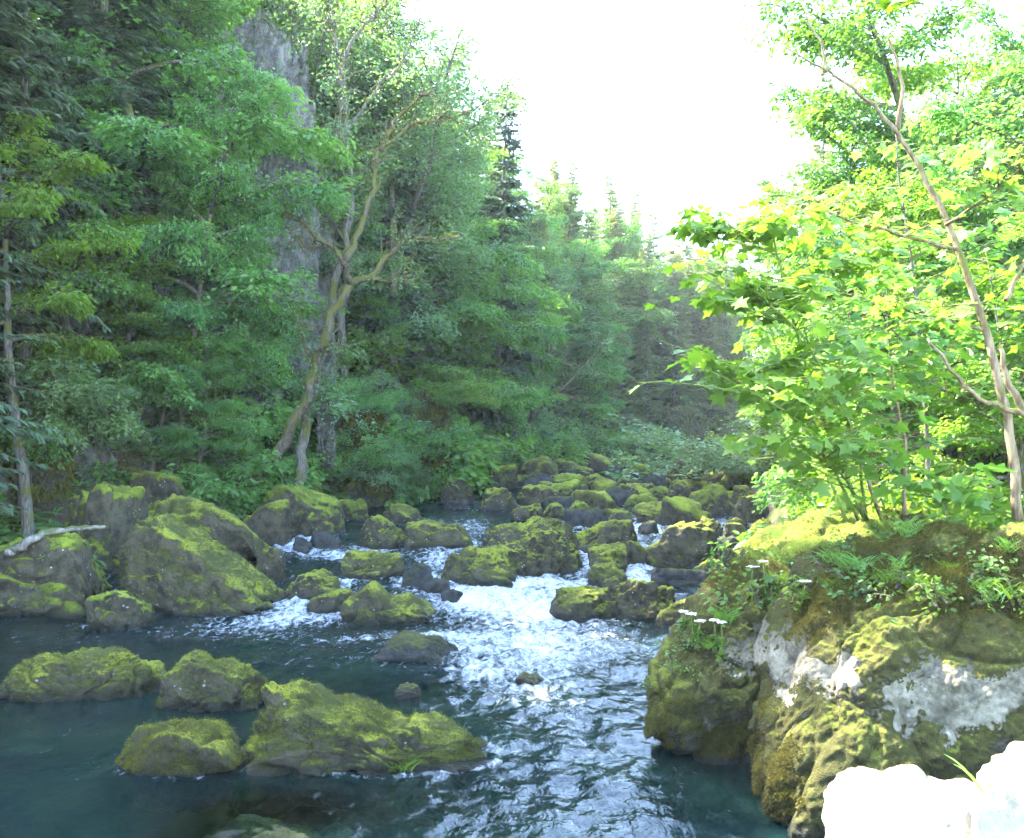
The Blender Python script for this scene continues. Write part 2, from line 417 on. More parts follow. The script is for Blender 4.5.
ROCKS = []      # (x, y, rx, ry) at the waterline, for foam
def place_boulder(x0, x1, yt, yb, label, mat='rock', group=None, sub=5, seed=None, sil=None, box=.5, rough=1.0, sink=.8, dk=.75, dw=None,
                  skew=0.0, clampk=1.7, name='boulder', cat='boulder', micro=1.8, base=None):
    seed = seed if seed is not None else int(x0 * 7 + yt * 13) % 9999
    dw = dw or depth_of(yb)
    W = float(water_z(dw)) if base is None else base
    wid = (x1 - x0) * dw / F
    for _ in range(3):
        D = max(wid * dk, .15); cy = dw + D / 2; wid = (x1 - x0) * cy / F
    cx = ((x0 + x1) / 2 - HX) * cy / F
    zt = CAMZ - (yt - HY) * cy / F
    H = max(zt - W, .06)
    V, T = boulder_verts(sub, seed, box, rough)
    zb = W - sink * H - .12
    P = np.empty_like(V)
    z = zb + (V[:, 2] + 1) / 2 * (W + H - zb)
    P[:, 0] = V[:, 0] * wid / 2 + skew * wid * np.clip((z - W) / H, 0, 1)
    P[:, 1] = V[:, 1] * D / 2
    if sil is not None:
        su = np.array([(q[0] - x0) / (x1 - x0) for q in sil]); sh = np.array([CAMZ - (q[1] - HY) * cy / F - W for q in sil])
        u = (V[:, 0] + 1) / 2
        b = np.clip((u * 28).astype(int), 0, 27)
        nat = np.array([np.max((z - W)[b == k], initial=.02) for k in range(28)])
        nat = np.convolve(np.pad(nat, 2, 'edge'), np.ones(5) / 5, 'valid')
        nu = np.interp(u, (np.arange(28) + .5) / 28, nat)
        k = np.interp(u, su, sh) / np.maximum(nu, .16 * H)
        z = np.where(z > W, W + (z - W) * np.clip(k, .05, clampk), z)
    P[:, 2] = z
    q = P + np.array([cx, cy, 0])
    e = np.stack([V[:, 0] / wid, V[:, 1] / D, V[:, 2] / (H + .3)], 1); e /= np.linalg.norm(e, axis=1)[:, None] + 1e-9
    amp = min(wid, .9) * .05 * rough
    dsp = amp * (fbm(q * 3.2 + seed, 3, 3) - 1.1 * ridged(q * 1.7 + seed, 8, 8)) + micro * .012 * (fbm(q * 9, 4, 4) + .8 * np.abs(perlin(q * 19, 6)))
    P = P + e * dsp[:, None]
    me = mesh_from(name, P - np.array([0, 0, W]), [T], M[mat], True, {'hw': P[:, 2] - W})
    o = tag(link(name, me, None, (cx, cy, W)), label, cat, group)
    if base is None: ROCKS.append((cx, cy, wid / 2, D / 2))
    return o

LB = 'boulders heaped along the shaded bank'
RB = 'boulders in the rapids'
FB = 'boulders strewn over the upstream riverbed'
# --- left bank
big = place_boulder(117, 283, 515, 618, 'largest moss-topped boulder standing in the stream before the shaded bank', 'rock_olive', LB, 7, 11,
    [(117, 573), (125, 543), (146, 518), (166, 515), (199, 529), (232, 552), (259, 575), (275, 590), (283, 612)], .55)
left2 = place_boulder(-70, 116, 527, 619, 'wide furrowed mossy boulder with a bleached branch lying on it', 'rock_bright', LB, 7, 23,
    [(-70, 560), (0, 546), (43, 534), (83, 528), (105, 533), (113, 570), (116, 610)], .4, 1.4)
place_boulder(89, 150, 588, 631, 'small yellow-green boulder at the foot of the largest boulder', 'rock_bright', LB, 6, 31)
place_boulder(126, 270, 494, 572, 'long dark slab-sided boulder leaning behind the largest boulder', 'rock_olive', LB, 6, 47,
    [(126, 517), (136, 502), (186, 495), (226, 503), (252, 516), (264, 530), (270, 560)], .5, dw=16.4)
place_boulder(55, 140, 481, 560, 'bright green mossy boulder just above the bleached branch', 'rock_bright', LB, 6, 51, dw=15.8, rough=1.3)
place_boulder(118, 196, 470, 520, 'bright low moss mound behind the long slab-sided boulder', 'rock_bright', LB, 6, 57, dw=18.5)
place_boulder(80, 121, 452, 500, 'small olive moss mound highest on the shaded bank', 'rock_olive', LB, 5, 61, dw=19.5)
place_boulder(36, 84, 486, 530, 'dark moss boulder under the fern-hung bank edge', 'rock', LB, 5, 63, dw=17.5)
place_boulder(150, 214, 462, 520, 'dark brown boulder in shade below the big beech', 'rock', LB, 5, 65, dw=19.8)
place_boulder(262, 343, 484, 530, 'bright mossy boulder with an undercut dark face by the leaning tree', 'rock_bright', LB, 6, 71, dw=19.5)
place_boulder(338, 369, 498, 521, 'rounded mossy boulder at the water edge below the leaning tree', 'rock_bright', LB, 5, 73)
place_boulder(238, 292, 498, 536, 'half-shaded mossy boulder between the slab and the undercut boulder', 'rock', LB, 5, 77, dw=18.4)
place_boulder(205, 262, 484, 520, 'moss-covered boulder behind the top of the long slab', 'rock_bright', LB, 5, 78, dw=20.5)
place_boulder(296, 330, 478, 500, 'small mossy boulder on the bank behind the undercut boulder', 'rock_bright', LB, 5, 79, dw=23.5)
place_boulder(254, 284, 545, 584, 'dark wet boulder touching the shoulder of the largest boulder', 'rock', LB, 5, 80)
LEFT2 = [left2]
# --- rapids
place_boulder(310, 342, 531, 549, 'dark wet wedge of rock in the upper cascade', 'rock_wet', RB, 5, 81)
place_boulder(291, 311, 536, 552, 'small black rock with cascade water running over it', 'rock_wet', RB, 4, 83)
place_boulder(357, 406, 516, 550, 'upright rounded mossy boulder beside the upper cascade', 'rock', RB, 6, 87)
place_boulder(403, 476, 519, 550, 'two-humped mossy boulder between upper cascade and open channel', 'rock_olive', RB, 6, 91,
    [(403, 538), (412, 522), (430, 519), (446, 524), (458, 522), (468, 534), (476, 546)])
place_boulder(381, 424, 503, 525, 'low mossy boulder upstream of the two-humped one', 'rock', RB, 5, 93)
place_boulder(340, 405, 551, 581, 'flat-domed mossy boulder in mid rapids', 'rock_olive', RB, 6, 97)
place_boulder(281, 348, 569, 602, 'mossy boulder splitting the white chute by the largest boulder', 'rock', RB, 6, 101)
place_boulder(308, 360, 588, 614, 'brown low boulder tucked under the chute-splitting boulder', 'rock', RB, 5, 103)
place_boulder(342, 436, 578, 626, 'pointed mossy boulder with a sloping tail at the pool head', 'rock_olive', RB, 6, 107,
    [(342, 606), (356, 592), (372, 579), (383, 586), (392, 597), (408, 593), (420, 602), (436, 616)], .45)
place_boulder(401, 434, 563, 587, 'bare black rock in the middle of the white water', 'rock_wet', RB, 5, 109)
place_boulder(415, 450, 578, 596, 'bare black rock just below another in the white water', 'rock_wet', RB, 5, 113)
place_boulder(441, 462, 589, 602, 'smallest black rock in the foam below the mid rapids', 'rock_wet', RB, 4, 115)
place_boulder(441, 519, 546, 586, 'round-topped mossy boulder with foam along its base', 'rock_olive', RB, 6, 119)
place_boulder(479, 584, 515, 577, 'tallest double mossy boulder standing mid river', 'rock', RB, 7, 127,
    [(479, 546), (486, 528), (511, 521), (525, 524), (539, 516), (564, 521), (576, 535), (584, 568)], .55)
place_boulder(572, 638, 518, 551, 'broad mossy boulder behind the tallest double boulder', 'rock', RB, 6, 131)
place_boulder(588, 628, 544, 574, 'peaked mossy rock between two narrow falls', 'rock_olive', RB, 5, 137)
place_boulder(586, 628, 562, 587, 'rounded mossy rock below the peaked one', 'rock_olive', RB, 5, 139)
place_boulder(625, 653, 540, 567, 'small dark rock beside the narrow right fall', 'rock', RB, 5, 141)
place_boulder(645, 717, 521, 571, 'large dark boulder with pale lichen patches on its crown', 'rock', RB, 6, 149)
place_boulder(547, 626, 586, 622, 'flat-topped square-sided brown block at the edge of the foam', 'rock', RB, 6, 151,
    [(547, 596), (553, 590), (585, 587), (606, 589), (620, 600), (626, 612)], .9, .7)
place_boulder(596, 622, 576, 604, 'small rounded rock wedged behind the square block', 'rock_olive', RB, 5, 153)
place_boulder(612, 677, 578, 622, 'humped dark boulder beside the square block', 'rock', RB, 6, 157)
place_boulder(657, 700, 598, 629, 'low dark rock at the near end of the block row', 'rock', RB, 5, 159)
place_boulder(652, 704, 567, 588, 'flat brown rock behind the humped boulder', 'rock_wet', RB, 5, 161)
place_boulder(714, 745, 535, 566, 'wet dark rock beside a trickling fall near the right bank', 'rock_wet', RB, 5, 163)
place_boulder(690, 730, 556, 586, 'dim rock in shade at the foot of the right bank', 'rock', RB, 5, 165)
# --- upstream, told apart
for row in [
    (509, 547, 503, 522, 'dark steep-sided rock behind the tallest double boulder', 'rock'), (540, 574, 503, 521, 'mossy rock in the middle of a row of three', 'rock_bright'),
    (564, 597, 500, 522, 'yellow-mossed rock ending a row of three', 'rock_bright'), (475, 521, 487, 511, 'wide rounded boulder standing alone in the far channel', 'rock'),
    (517, 562, 485, 507, 'broad mossy boulder next to the lone far-channel boulder', 'rock'), (545, 581, 479, 504, 'sharp-ridged bright boulder upstream', 'rock_bright'),
    (486, 518, 463, 489, 'bright moss-capped boulder on the far grassy shore', 'rock_bright'), (441, 476, 477, 503, 'dark boulder under the overhanging far bank', 'rock'),
    (444, 469, 500, 509, 'low flat rock barely above the far channel', 'rock_wet'), (693, 735, 484, 514, 'tall bright-sided boulder upstream near the right bank', 'rock_bright'),
    (732, 768, 494, 525, 'dark-faced boulder upstream against the right bank', 'rock'), (731, 755, 485, 504, 'pale-topped rock upstream near the right bank', 'rock_olive'),
    (668, 691, 481, 502, 'dark angular rock in the upstream field', 'rock'), (646, 673, 486, 500, 'low yellow-mossed rock in the upstream field', 'rock_bright'),
    (657, 685, 499, 517, 'mossy rock with a dark end in the upstream field', 'rock_bright'), (619, 641, 484, 503, 'broad dark mossy rock in the upstream field', 'rock'),
    (638, 660, 521, 535, 'small dark rock in a side channel', 'rock_wet'), (696, 723, 516, 536, 'dark rock behind the lichen-patched boulder', 'rock'),
    (751, 775, 518, 542, 'yellow-topped rock beside the right bank plants', 'rock_bright'), (673, 699, 510, 525, 'flat dark rock above the lichen-patched boulder', 'rock'),
    (722, 746, 522, 539, 'low rock with white flowers growing before it', 'rock_olive'), (600, 621, 490, 504, 'small rounded rock at the head of the side channel', 'rock'),
    (596, 640, 508, 522, 'low brown shelf of rock across the side channel', 'rock_olive'), (636, 664, 510, 524, 'second low shelf of rock across the side channel', 'rock'),
    (583, 604, 530, 548, 'small mossy rock showing above the broad boulder', 'rock')]:
    place_boulder(row[0], row[1], row[2], row[3], row[4], row[5], FB, 5)
# --- upstream, alike
r = np.random.default_rng(5)
used = []
n = 0
while n < 185:
    d = r.uniform(21, 56)
    xl, xr = edge_l(d) + .3, edge_r(d) + .5
    x = xl + (xr - xl) * r.beta(1.6, 1.0)
    px = HX + F * x / d
    if px > 800 or px < 420 or (px < 520 and d < 33): continue
    if px < 560 and d < 28: continue
    w = r.uniform(.5, 1.7) * (1.1 if d > 35 else .8)
    if any((x - a) ** 2 + (d - b) ** 2 < (.42 * (w + c)) ** 2 for a, b, c in used): continue
    used.append((x, d, w))
    W = float(water_z(d)); yb = HY + F * (CAMZ - W) / d
    h = w * r.uniform(.32, .6)
    yt = HY + F * (CAMZ - W - h) / (d + w * .4)
    place_boulder(px - F * w / d / 2, px + F * w / d / 2, yt, yb, 'small mossy stone among many scattered over the upstream riverbed',
                  ['rock_bright', 'rock', 'rock', 'rock_olive', 'rock_wet'][r.integers(5)], 'small stones scattered over the upstream riverbed', 4, int(n * 31 + 7), name='stone', cat='stone')
    n += 1
# --- foreground
fa = place_boulder(0, 165, 650, 703, 'long double-humped mossy boulder low in the calm pool', 'rock_olive', None, 7, 201,
    [(0, 692), (14, 672), (30, 657), (71, 652), (92, 656), (109, 651), (137, 657), (155, 668), (165, 690)], .5, 1.3, dk=.5, micro=2.0)
fb = place_boulder(160, 274, 648, 713, 'mossy boulder rising to a rounded peak behind the longest pool boulder', 'rock_olive', None, 7, 211,
    [(160, 694), (168, 677), (185, 659), (198, 648), (223, 657), (254, 672), (274, 690)], .5, 1.3, micro=2.0)
fc = place_boulder(120, 244, 715, 779, 'small domed mossy boulder nearest the camera ringed with froth', 'rock_olive', None, 7, 223,
    [(120, 757), (137, 733), (155, 721), (173, 716), (203, 721), (232, 737), (244, 757)], .5, 1.0, micro=1.6)
fd = place_boulder(236, 504, 684, 777, 'longest mossy boulder tapering to a low tail with grass tufts', 'rock_olive', None, 7, 227,
    [(236, 730), (240, 708), (250, 697), (264, 691), (295, 685), (325, 688), (350, 696), (375, 709), (391, 716), (432, 729), (472, 740), (492, 754), (504, 768)], .6, 1.3, dk=.42, micro=2.2)
fe = place_boulder(190, 330, 815, 868, 'sunken weedy boulder with its lichened crown just breaking the pool surface', 'rock_wet', None, 6, 229, box=.2, rough=.6, sink=3.5, dk=.9, dw=5.75, base=-.14)
place_boulder(364, 463, 637, 668, 'smooth wet slab with the current sliding over it', 'rock_wet', None, 6, 233, box=.2, rough=.7)
place_boulder(394, 421, 684, 699, 'tiny dark stone behind the grass tuft of the longest boulder', 'rock', None, 5, 239)
place_boulder(515, 551, 670, 686, 'lone pointed stone in the open current', 'rock_olive', None, 5, 241, [(515, 680), (524, 670), (536, 675), (551, 684)])
# --- right bank, near
ra = place_boulder(637, 832, 558, 766, 'huge moss-hung boulder whose prow juts into the current', 'prow', None, 8, 301,
    [(637, 708), (650, 672), (668, 640), (690, 600), (715, 572), (750, 560), (790, 566), (832, 590)], .65, 1.3, sink=.75, micro=2.2, dk=.95, dw=7.15)
rb = place_boulder(752, 1110, 522, 850, 'massive brown-mossed boulder with a bare pale limestone belt', 'boulder', None, 8, 317,
    [(752, 735), (775, 668), (800, 596), (830, 566), (880, 545), (950, 530), (1030, 518), (1110, 530)], .5, .9, sink=.75, micro=2.2, dk=.62, dw=5.75)
rc = place_boulder(705, 1000, 505, 640, 'mossy ledge with herbs behind the prow boulder', 'rock_bright', None, 7, 331,
    [(705, 575), (740, 548), (780, 530), (830, 512), (900, 505), (1000, 510)], .5, 1.2, dw=8.7)
rw = place_boulder(838, 1050, 788, 960, 'glaring white sunlit rock lowest beside the camera', 'limestone', None, 7, 347, None, .35, .4, dk=.8, dw=2.15, base=.75, sink=.3)
rwt = place_boulder(952, 1130, 746, 960, 'taller glaring white rock standing over the low white one', 'limestone', None, 7, 353, None, .35, .4, dk=.8, dw=2.2, base=.75, sink=.3)

# ------------------------------------------------------------------ ground sheet
def grid(xs, ys):
    X, Y = np.meshgrid(xs, ys)
    nx, ny = len(xs), len(ys)
    i = np.arange(ny - 1)[:, None] * nx + np.arange(nx - 1)[None]
    return X.ravel(), Y.ravel(), np.stack([i, i + 1, i + nx + 1, i + nx], -1).reshape(-1, 4)
gx = np.concatenate([np.linspace(-90, -32, 30), np.arange(-31.6, 34, .35), np.linspace(35, 95, 30)])
gy = np.concatenate([np.arange(-12, 72, .35), np.linspace(73, 125, 50)])
X, Y, Q = grid(gx, gy)
Z = ground_z(X, Y)
P = np.stack([X, Y, Z], 1)
hw = Z - water_z(Y)
st = np.clip((hw - 1.0) / 2, 0, 1)
off = np.stack([fbm(P * .8, 3, 41), fbm(P * .8, 3, 42), fbm(P * .9, 3, 43)], 1) * (st * .55)[:, None]
tag(link('ground', mesh_from('ground', P + off, [Q], M['ground'], True, {'hw': hw})), kind='structure')

# ------------------------------------------------------------------ water sheet
ys = [2.0]
while ys[-1] < 66: ys.append(ys[-1] + max(.022, .0045 * ys[-1]))
ys = np.array(ys); ux = np.linspace(0, 1, 560)
wl, wr = edge_l(ys) - 2.0, edge_r(ys) + 2.0
X = wl[:, None] + (wr - wl)[:, None] * ux[None]
Y = np.repeat(ys[:, None], len(ux), 1)
nx, ny = len(ux), len(ys)
i = np.arange(ny - 1)[:, None] * nx + np.arange(nx - 1)[None]
Q = np.stack([i, i + 1, i + nx + 1, i + nx], -1).reshape(-1, 4)
X, Y = X.ravel(), Y.ravel()
W = water_z(Y)
def blob(px, py, sx, sy, a):
    d = depth_of(py); x = (px - HX) * d / F
    rx = sx * d / F; ry = abs(depth_of(py - sy) - depth_of(py + sy)) / 2
    return a * np.exp(-((X - x) / rx) ** 2 - ((Y - d) / ry) ** 2)
foam = np.zeros_like(X)
for b in [(530, 600, 75, 20, .48), (480, 598, 45, 16, .55), (590, 596, 40, 9, .4), (440, 560, 26, 14, .5), (545, 582, 40, 6, .5), (300, 543, 32, 9, .6), (370, 556, 40, 7, .45),
          (340, 556, 40, 5, .4), (300, 600, 20, 16, .5), (262, 622, 70, 9, .42), (330, 618, 50, 8, .3), (590, 556, 12, 14, .6), (638, 575, 18, 16, .6), (628, 590, 16, 8, .4),
          (690, 545, 60, 8, .3), (720, 560, 16, 12, .6), (440, 640, 60, 14, .22), (480, 672, 36, 10, .42), (520, 640, 80, 20, .3), (560, 620, 70, 16, .3), (500, 690, 50, 14, .2), (400, 640, 60, 8, .16), (470, 530, 22, 14, .4),
          (430, 520, 40, 6, .2), (600, 530, 60, 8, .3), (550, 510, 30, 5, .25), (640, 510, 60, 8, .2), (610, 640, 60, 14, .12), (250, 640, 90, 10, .16), (90, 625, 40, 5, .3),
          (570, 720, 85, 80, .3), (470, 650, 60, 20, .26), (360, 640, 80, 8, .22), (200, 632, 90, 7, .22), (600, 650, 60, 20, .25), (540, 660, 30, 30, .25), (60, 640, 60, 6, .15), (330, 662, 110, 12, .2), (430, 705, 60, 20, .15), (120, 725, 110, 30, .06), (400, 800, 120, 30, .1), (416, 582, 30, 8, .4), (345, 585, 14, 10, .45), (610, 525, 30, 5, .5), (655, 530, 20, 6, .5)]:  # wide faint blobs over the pool paint sky reflections on ripples
    foam += blob(*b)
foam = np.minimum(foam, .74)
near = np.full_like(X, 9.0)
for (cx, cy, rx, ry) in ROCKS:
    m = (np.abs(X - cx) < rx + 1) & (np.abs(Y - cy) < ry + 1)
    if m.any():
        q = np.sqrt(((X[m] - cx) / rx) ** 2 + ((Y[m] - cy) / ry) ** 2)
        near[m] = np.minimum(near[m], np.abs(q - 1) * min(rx, ry))
rap = np.clip((Y - 12.2) / 1.5, 0, 1) * np.clip((48 - Y) / 10, .4, 1)
foam += rap * (.26 * np.exp(-near / .22) + .05)
front = ((Y < 8.2) & (X < -.1) & (X > -3.6))
foam += np.where(front, .42 * np.exp(-near / .045), 0)
P = np.stack([X, Y, np.zeros_like(X)], 1)
turb = np.clip(foam, 0, 1)
calm = np.clip((X + 2.2 + .35 * (8 - Y)) / 2.6, 0, 1)
chop = np.clip(.42 + .35 * calm + .8 * turb + np.clip((Y - 9.5) / 3, 0, .7), 0, 1.5)
dz = (.024 * fbm(P * np.array([2.6, 1.7, 1]), 2, 71) + .009 * fbm(P * np.array([7.5, 5.5, 1]) + .3 * fbm(P * 3, 2, 79)[:, None], 2, 72)) * chop + turb * (.085 * fbm(P * np.array([2.3, 1.5, 1]), 4, 73) + .05 * ridged(P * np.array([3.5, 2, 1]), 75, 2))
dz += rap * .05 * fbm(P * 1.1, 3, 77)
hum = np.zeros_like(X)
for (px, py, sx, sy, a) in [(405, 655, 62, 16, .10), (440, 648, 55, 8, .05)]: hum += blob(px, py, sx, sy, a)
dz += hum
dep = (W + dz - ground_z(X, Y)) * (1 - .85 * np.exp(-(((X - fe.location.x) / .62) ** 2 + ((Y - fe.location.y) / .55) ** 2) ** 2))
tag(link('river_water', mesh_from('river_water', np.stack([X, Y, W + dz], 1), [Q], M['water'], True,
    {'foam': foam, 'depth': np.clip(dep, 0, 2), 'chop': chop})), kind='structure')
# ------------------------------------------------------------------ vegetation
UP = np.array([0, 0, 1.0])
def unit(v): return v / (np.linalg.norm(v, axis=-1, keepdims=True) + 1e-9)

def curve(p0, d0, L, n, r, bend=(0, 0, 0), wob=.06):
    """A wandering limb: n+1 points from p0 along d0, turned step by step by bend."""
    pts = [np.array(p0, float)]; d = np.array(d0, float)
    for k in range(n):
        d = unit(d + np.array(bend) / n + r.normal(size=3) * wob)
        pts.append(pts[-1] + d * L / n)
    return np.array(pts)

def along(pts, s):
    t = np.clip(np.asarray(s) * (len(pts) - 1), 0, len(pts) - 1.001); i = t.astype(int); f = (t - i)[:, None]
    return pts[i] * (1 - f) + pts[i + 1] * f, unit(pts[i + 1] - pts[i])

def spray(mb, r, pts, n, wid, size, thick=.05, shape='diamond', flat=.8, start=.12, droop=.25, tone=.5, aspect=.62):
    """Leaves in a flat spray either side of a twig."""
    s = start + (1 - start) * r.random(n) ** .8
    C, D = along(pts, s)
    S = unit(np.cross(D, UP[None]))
    side = r.normal(size=n) * wid * (1.15 - .6 * s)
    C = C + S * side[:, None] + np.stack([r.normal(size=n) * .04, r.normal(size=n) * .04, r.normal(size=n) * thick - np.abs(side) * droop], 1)
    dr = unit(D * .7 + S * np.sign(side)[:, None] * .8 + r.normal(size=(n, 3)) * .35 - np.array([0, 0, .35]))
    N = unit(UP[None] * flat + r.normal(size=(n, 3)) * (1.05 - flat) + D * .15)
    mb.leaves(C, dr, N, size * r.uniform(.65, 1.2, n), np.clip(tone + r.normal(size=n) * .22, 0, 1), shape, aspect)

def broadleaf(seed, H=10, base=.22, spread=3.2, limbs=20, leaves=26000, size=.12, shape='diamond', lean=.6, mat='beech', bark='bark', flat=.75, droop=.3, low=.7,
              trunk_r=.14, thick=.06, wid=.3, asc=.45):
    r = np.random.default_rng(seed)
    tr, cr = MB(), MB()
    tp = curve((0, 0, -.4), (r.normal() * .05, r.normal() * .05, 1), H * .96 + .4, 10, r, (lean * r.normal() * .3, lean * r.normal() * .3, 0), .07)
    tr.tube(tp, np.linspace(trunk_r * 1.15, .02, 11), 8)
    per = []
    for k in range(limbs):
        t = base + (.98 - base) * (k + r.random() * .8) / limbs
        p, _ = along(tp, np.array([t])); p = p[0]
        az = k * 2.4 + r.normal() * .4
        q = (t - base) / (1 - base)
        L = spread * (low + (1 - low) * math.sin(min(1, q * 2.2) * math.pi / 2)) * (1 - q ** 2.2) ** .6 * r.uniform(.75, 1.2) + .3
        up = asc * (.4 + q * 1.6)
        lp = curve(p, unit(np.array([math.cos(az), math.sin(az), up])), L, 6, r, (0, 0, -droop), .09)
        tr.tube(lp, np.linspace(trunk_r * (1 - .75 * t) * .6 + .012, .008, 7), 5)
        tone = np.clip(.5 + r.normal() * .16, .15, .85)
        per.append((lp, L, tone))
        for j in range(2 + int(L * 3.2)):
            s = .22 + .76 * r.random()
            sp, sd_ = along(lp, np.array([s])); sp, sd_ = sp[0], sd_[0]
            sgn = 1 if j % 2 else -1
            side = unit(np.cross(sd_, UP)) * sgn
            d = unit(sd_ * .75 + side * .85 + np.array([0, 0, r.normal() * .22]))
            l2 = L * (.22 + .3 * (1 - s)) * r.uniform(.7, 1.3)
            bp = curve(sp, d, l2, 4, r, (0, 0, -droop * .8), .1)
            tr.tube(bp, np.linspace(.014, .004, 5), 4)
            per.append((bp, l2, np.clip(tone + r.normal() * .12, .1, .9)))
    tot = sum(q[1] for q in per)
    for pts, L, tone in per:
        n = max(6, int(leaves * L / tot))
        spray(cr, r, pts, n, wid, size, thick, shape, flat, tone=tone, droop=droop)
    return tr.mesh('trunk', M[bark]), cr.mesh('crown', M[mat], False)

def conifer(seed, H=14, spread=2.4, base=.08, mat='spruce', droop=.5, gap=.34, full=1.0, blade=.05):
    r = np.random.default_rng(seed)
    tr, cr = MB(), MB()
    tp = curve((0, 0, -.4), (r.normal() * .02, r.normal() * .02, 1), H + .4, 8, r, (0, 0, 0), .015)
    tr.tube(tp, np.linspace(.17, .015, 9), 8)
    z = base * H
    while z < H * .985:
        q = z / H
        for k in range(r.integers(4, 7)):
            L = spread * (1 - q) ** .8 * r.uniform(.6, 1.15) * min(1, .5 + q * 3) + .14
            az = r.random() * 6.283
            p, _ = along(tp, np.array([(z + r.normal() * .08 + .4) / (H + .4)])); p = p[0]
            bp = curve(p, unit(np.array([math.cos(az), math.sin(az), .15 + .4 * q])), L, 5, r, (0, 0, -droop), .05)
            tr.tube(bp, np.linspace(.022 * (1 - q) + .008, .004, 6), 4)
            n = int((8 + L * 20) * full)
            s = np.sort(.1 + .9 * r.random(n))
            C, D = along(bp, s)
            S = unit(np.cross(D, UP[None])) * np.where(r.random(n) < .5, 1, -1)[:, None]
            dr = unit(D * .75 + S * .8 + np.array([0, 0, -.32]) + r.normal(size=(n, 3)) * .18)
            ln = (.16 + .42 * (1 - s) * min(1, L / 1.5)) * r.uniform(.7, 1.25, n)
            N = unit(UP[None] + r.normal(size=(n, 3)) * .5)
            tone = np.clip(.4 + .35 * s + r.normal(size=n) * .16, 0, 1)
            cr.leaves(C, dr, N, ln, tone, 'diamond', blade / .2, .1)
            cr.leaves(C, dr, unit(np.cross(dr, N) + .3 * N), ln * .9, tone, 'diamond', blade / .25, .1)
        z += gap * r.uniform(.75, 1.25) * (1 - .4 * q)
    tip = tp[-1]
    return tr.mesh('trunk', M['bark']), cr.mesh('crown', M[mat], False)

def shrub(seed, h=1.6, spread=1.3, stems=16, leaves=7000, size=.09, mat='beech', shape='diamond', flat=.6, droop=.5, wid=.16):
    r = np.random.default_rng(seed)
    tr, cr = MB(), MB()
    for k in range(stems):
        az = k * 2.4 + r.normal() * .3; e = r.uniform(.5, 2.2)
        L = math.hypot(h, spread) * r.uniform(.55, 1.05) * (.7 + .3 * min(1, e))
        p = curve((r.normal() * .12, r.normal() * .12, -.25), unit(np.array([math.cos(az), math.sin(az), e])), L, 6, r, (math.cos(az) * .5, math.sin(az) * .5, -droop), .1)
        tr.tube(p, np.linspace(.02, .004, 7), 5)
        tone = np.clip(.5 + r.normal() * .18, .1, .9)
        spray(cr, r, p, leaves // stems // 2, wid, size, .1, shape, flat, .2, droop, tone)
        for j in range(4):
            s0, d0 = along(p, np.array([.3 + .65 * r.random()])); s0, d0 = s0[0], d0[0]
            bp = curve(s0, unit(d0 + unit(np.cross(d0, UP)) * (1 if j % 2 else -1)), L * .35, 3, r, (0, 0, -droop), .15)
            tr.tube(bp, np.linspace(.009, .003, 4), 4)
            spray(cr, r, bp, leaves // stems // 8, wid, size, .08, shape, flat, .1, droop, tone)
    return tr.mesh('stem', M['bark']), cr.mesh('foliage', M[mat], False)

def fern(seed, n=11, L=.8, mat='fern'):
    r = np.random.default_rng(seed); cr = MB()
    for k in range(n):
        az = k * 2.4 + r.normal() * .2
        p = curve((0, 0, 0), unit(np.array([math.cos(az), math.sin(az), r.uniform(.7, 1.6)])), L * r.uniform(.7, 1.15), 8, r, (math.cos(az) * .6, math.sin(az) * .6, -1.3), .03)
        cr.tube(p, np.linspace(.006, .002, 9), 3, .3)
        s = np.repeat(np.linspace(.12, .98, 20), 2); C, D = along(p, s)
        S = unit(np.cross(D, UP[None])) * np.tile([1, -1], 20)[:, None]
        cr.leaves(C, unit(S + D * .35 - np.array([0, 0, .15])), unit(np.cross(S, D) * np.tile([1, -1], 20)[:, None] + .2), .2 * L * np.sin(np.clip(s * 2.6 + .3, 0, 3.0)) + .01, .5, 'diamond', .3, .05)
    return cr.mesh('fern', M[mat], False)

def tuft(seed, n=60, h=.25, spread=.12, mat='grass', w=.05):
    r = np.random.default_rng(seed); cr = MB()
    for k in range(n):
        az = r.random() * 6.283; L = h * r.uniform(.5, 1.2)
        p = curve((r.normal() * spread * .4, r.normal() * spread * .4, -.03), unit(np.array([math.cos(az) * .35, math.sin(az) * .35, 1])), L, 4, r, (math.cos(az) * .7, math.sin(az) * .7, -.5), .05)
        D = unit(np.gradient(p, axis=0)); S = unit(np.cross(D, np.array([[math.cos(az + 1), math.sin(az + 1), .2]])))
        wd = (w * h * np.array([.5, .6, .5, .35, .04]))[:, None]
        V = np.concatenate([p - S * wd, p + S * wd])
        cr.add(V, np.array([[i, i + 5, i + 6, i + 1] for i in range(4)]), None, np.clip(.5 + r.normal() * .2, 0, 1))
    return cr.mesh('grass_tuft', M[mat], True)

def plant(name, meshes, parts, x, y, label, cat, group=None, s=1.0, sxy=None, rz=0.0, z=None, tilt=(0, 0)):
    """One tree or shrub: an Empty at its foot with its trunk and crown."""
    z = g1(x, y) - .1 if z is None else z
    o = tag(link(name, None, None, (x, y, z)), label, cat, group)
    o.empty_display_size = .3
    sxy = s if sxy is None else sxy
    o.scale = (sxy, sxy, s); o.rotation_euler = (tilt[0], tilt[1], rz)
    for nm, me in zip(parts, meshes):
        link(nm, me, o)
    return o
TP, SP = ('trunk', 'crown'), ('stem', 'foliage')

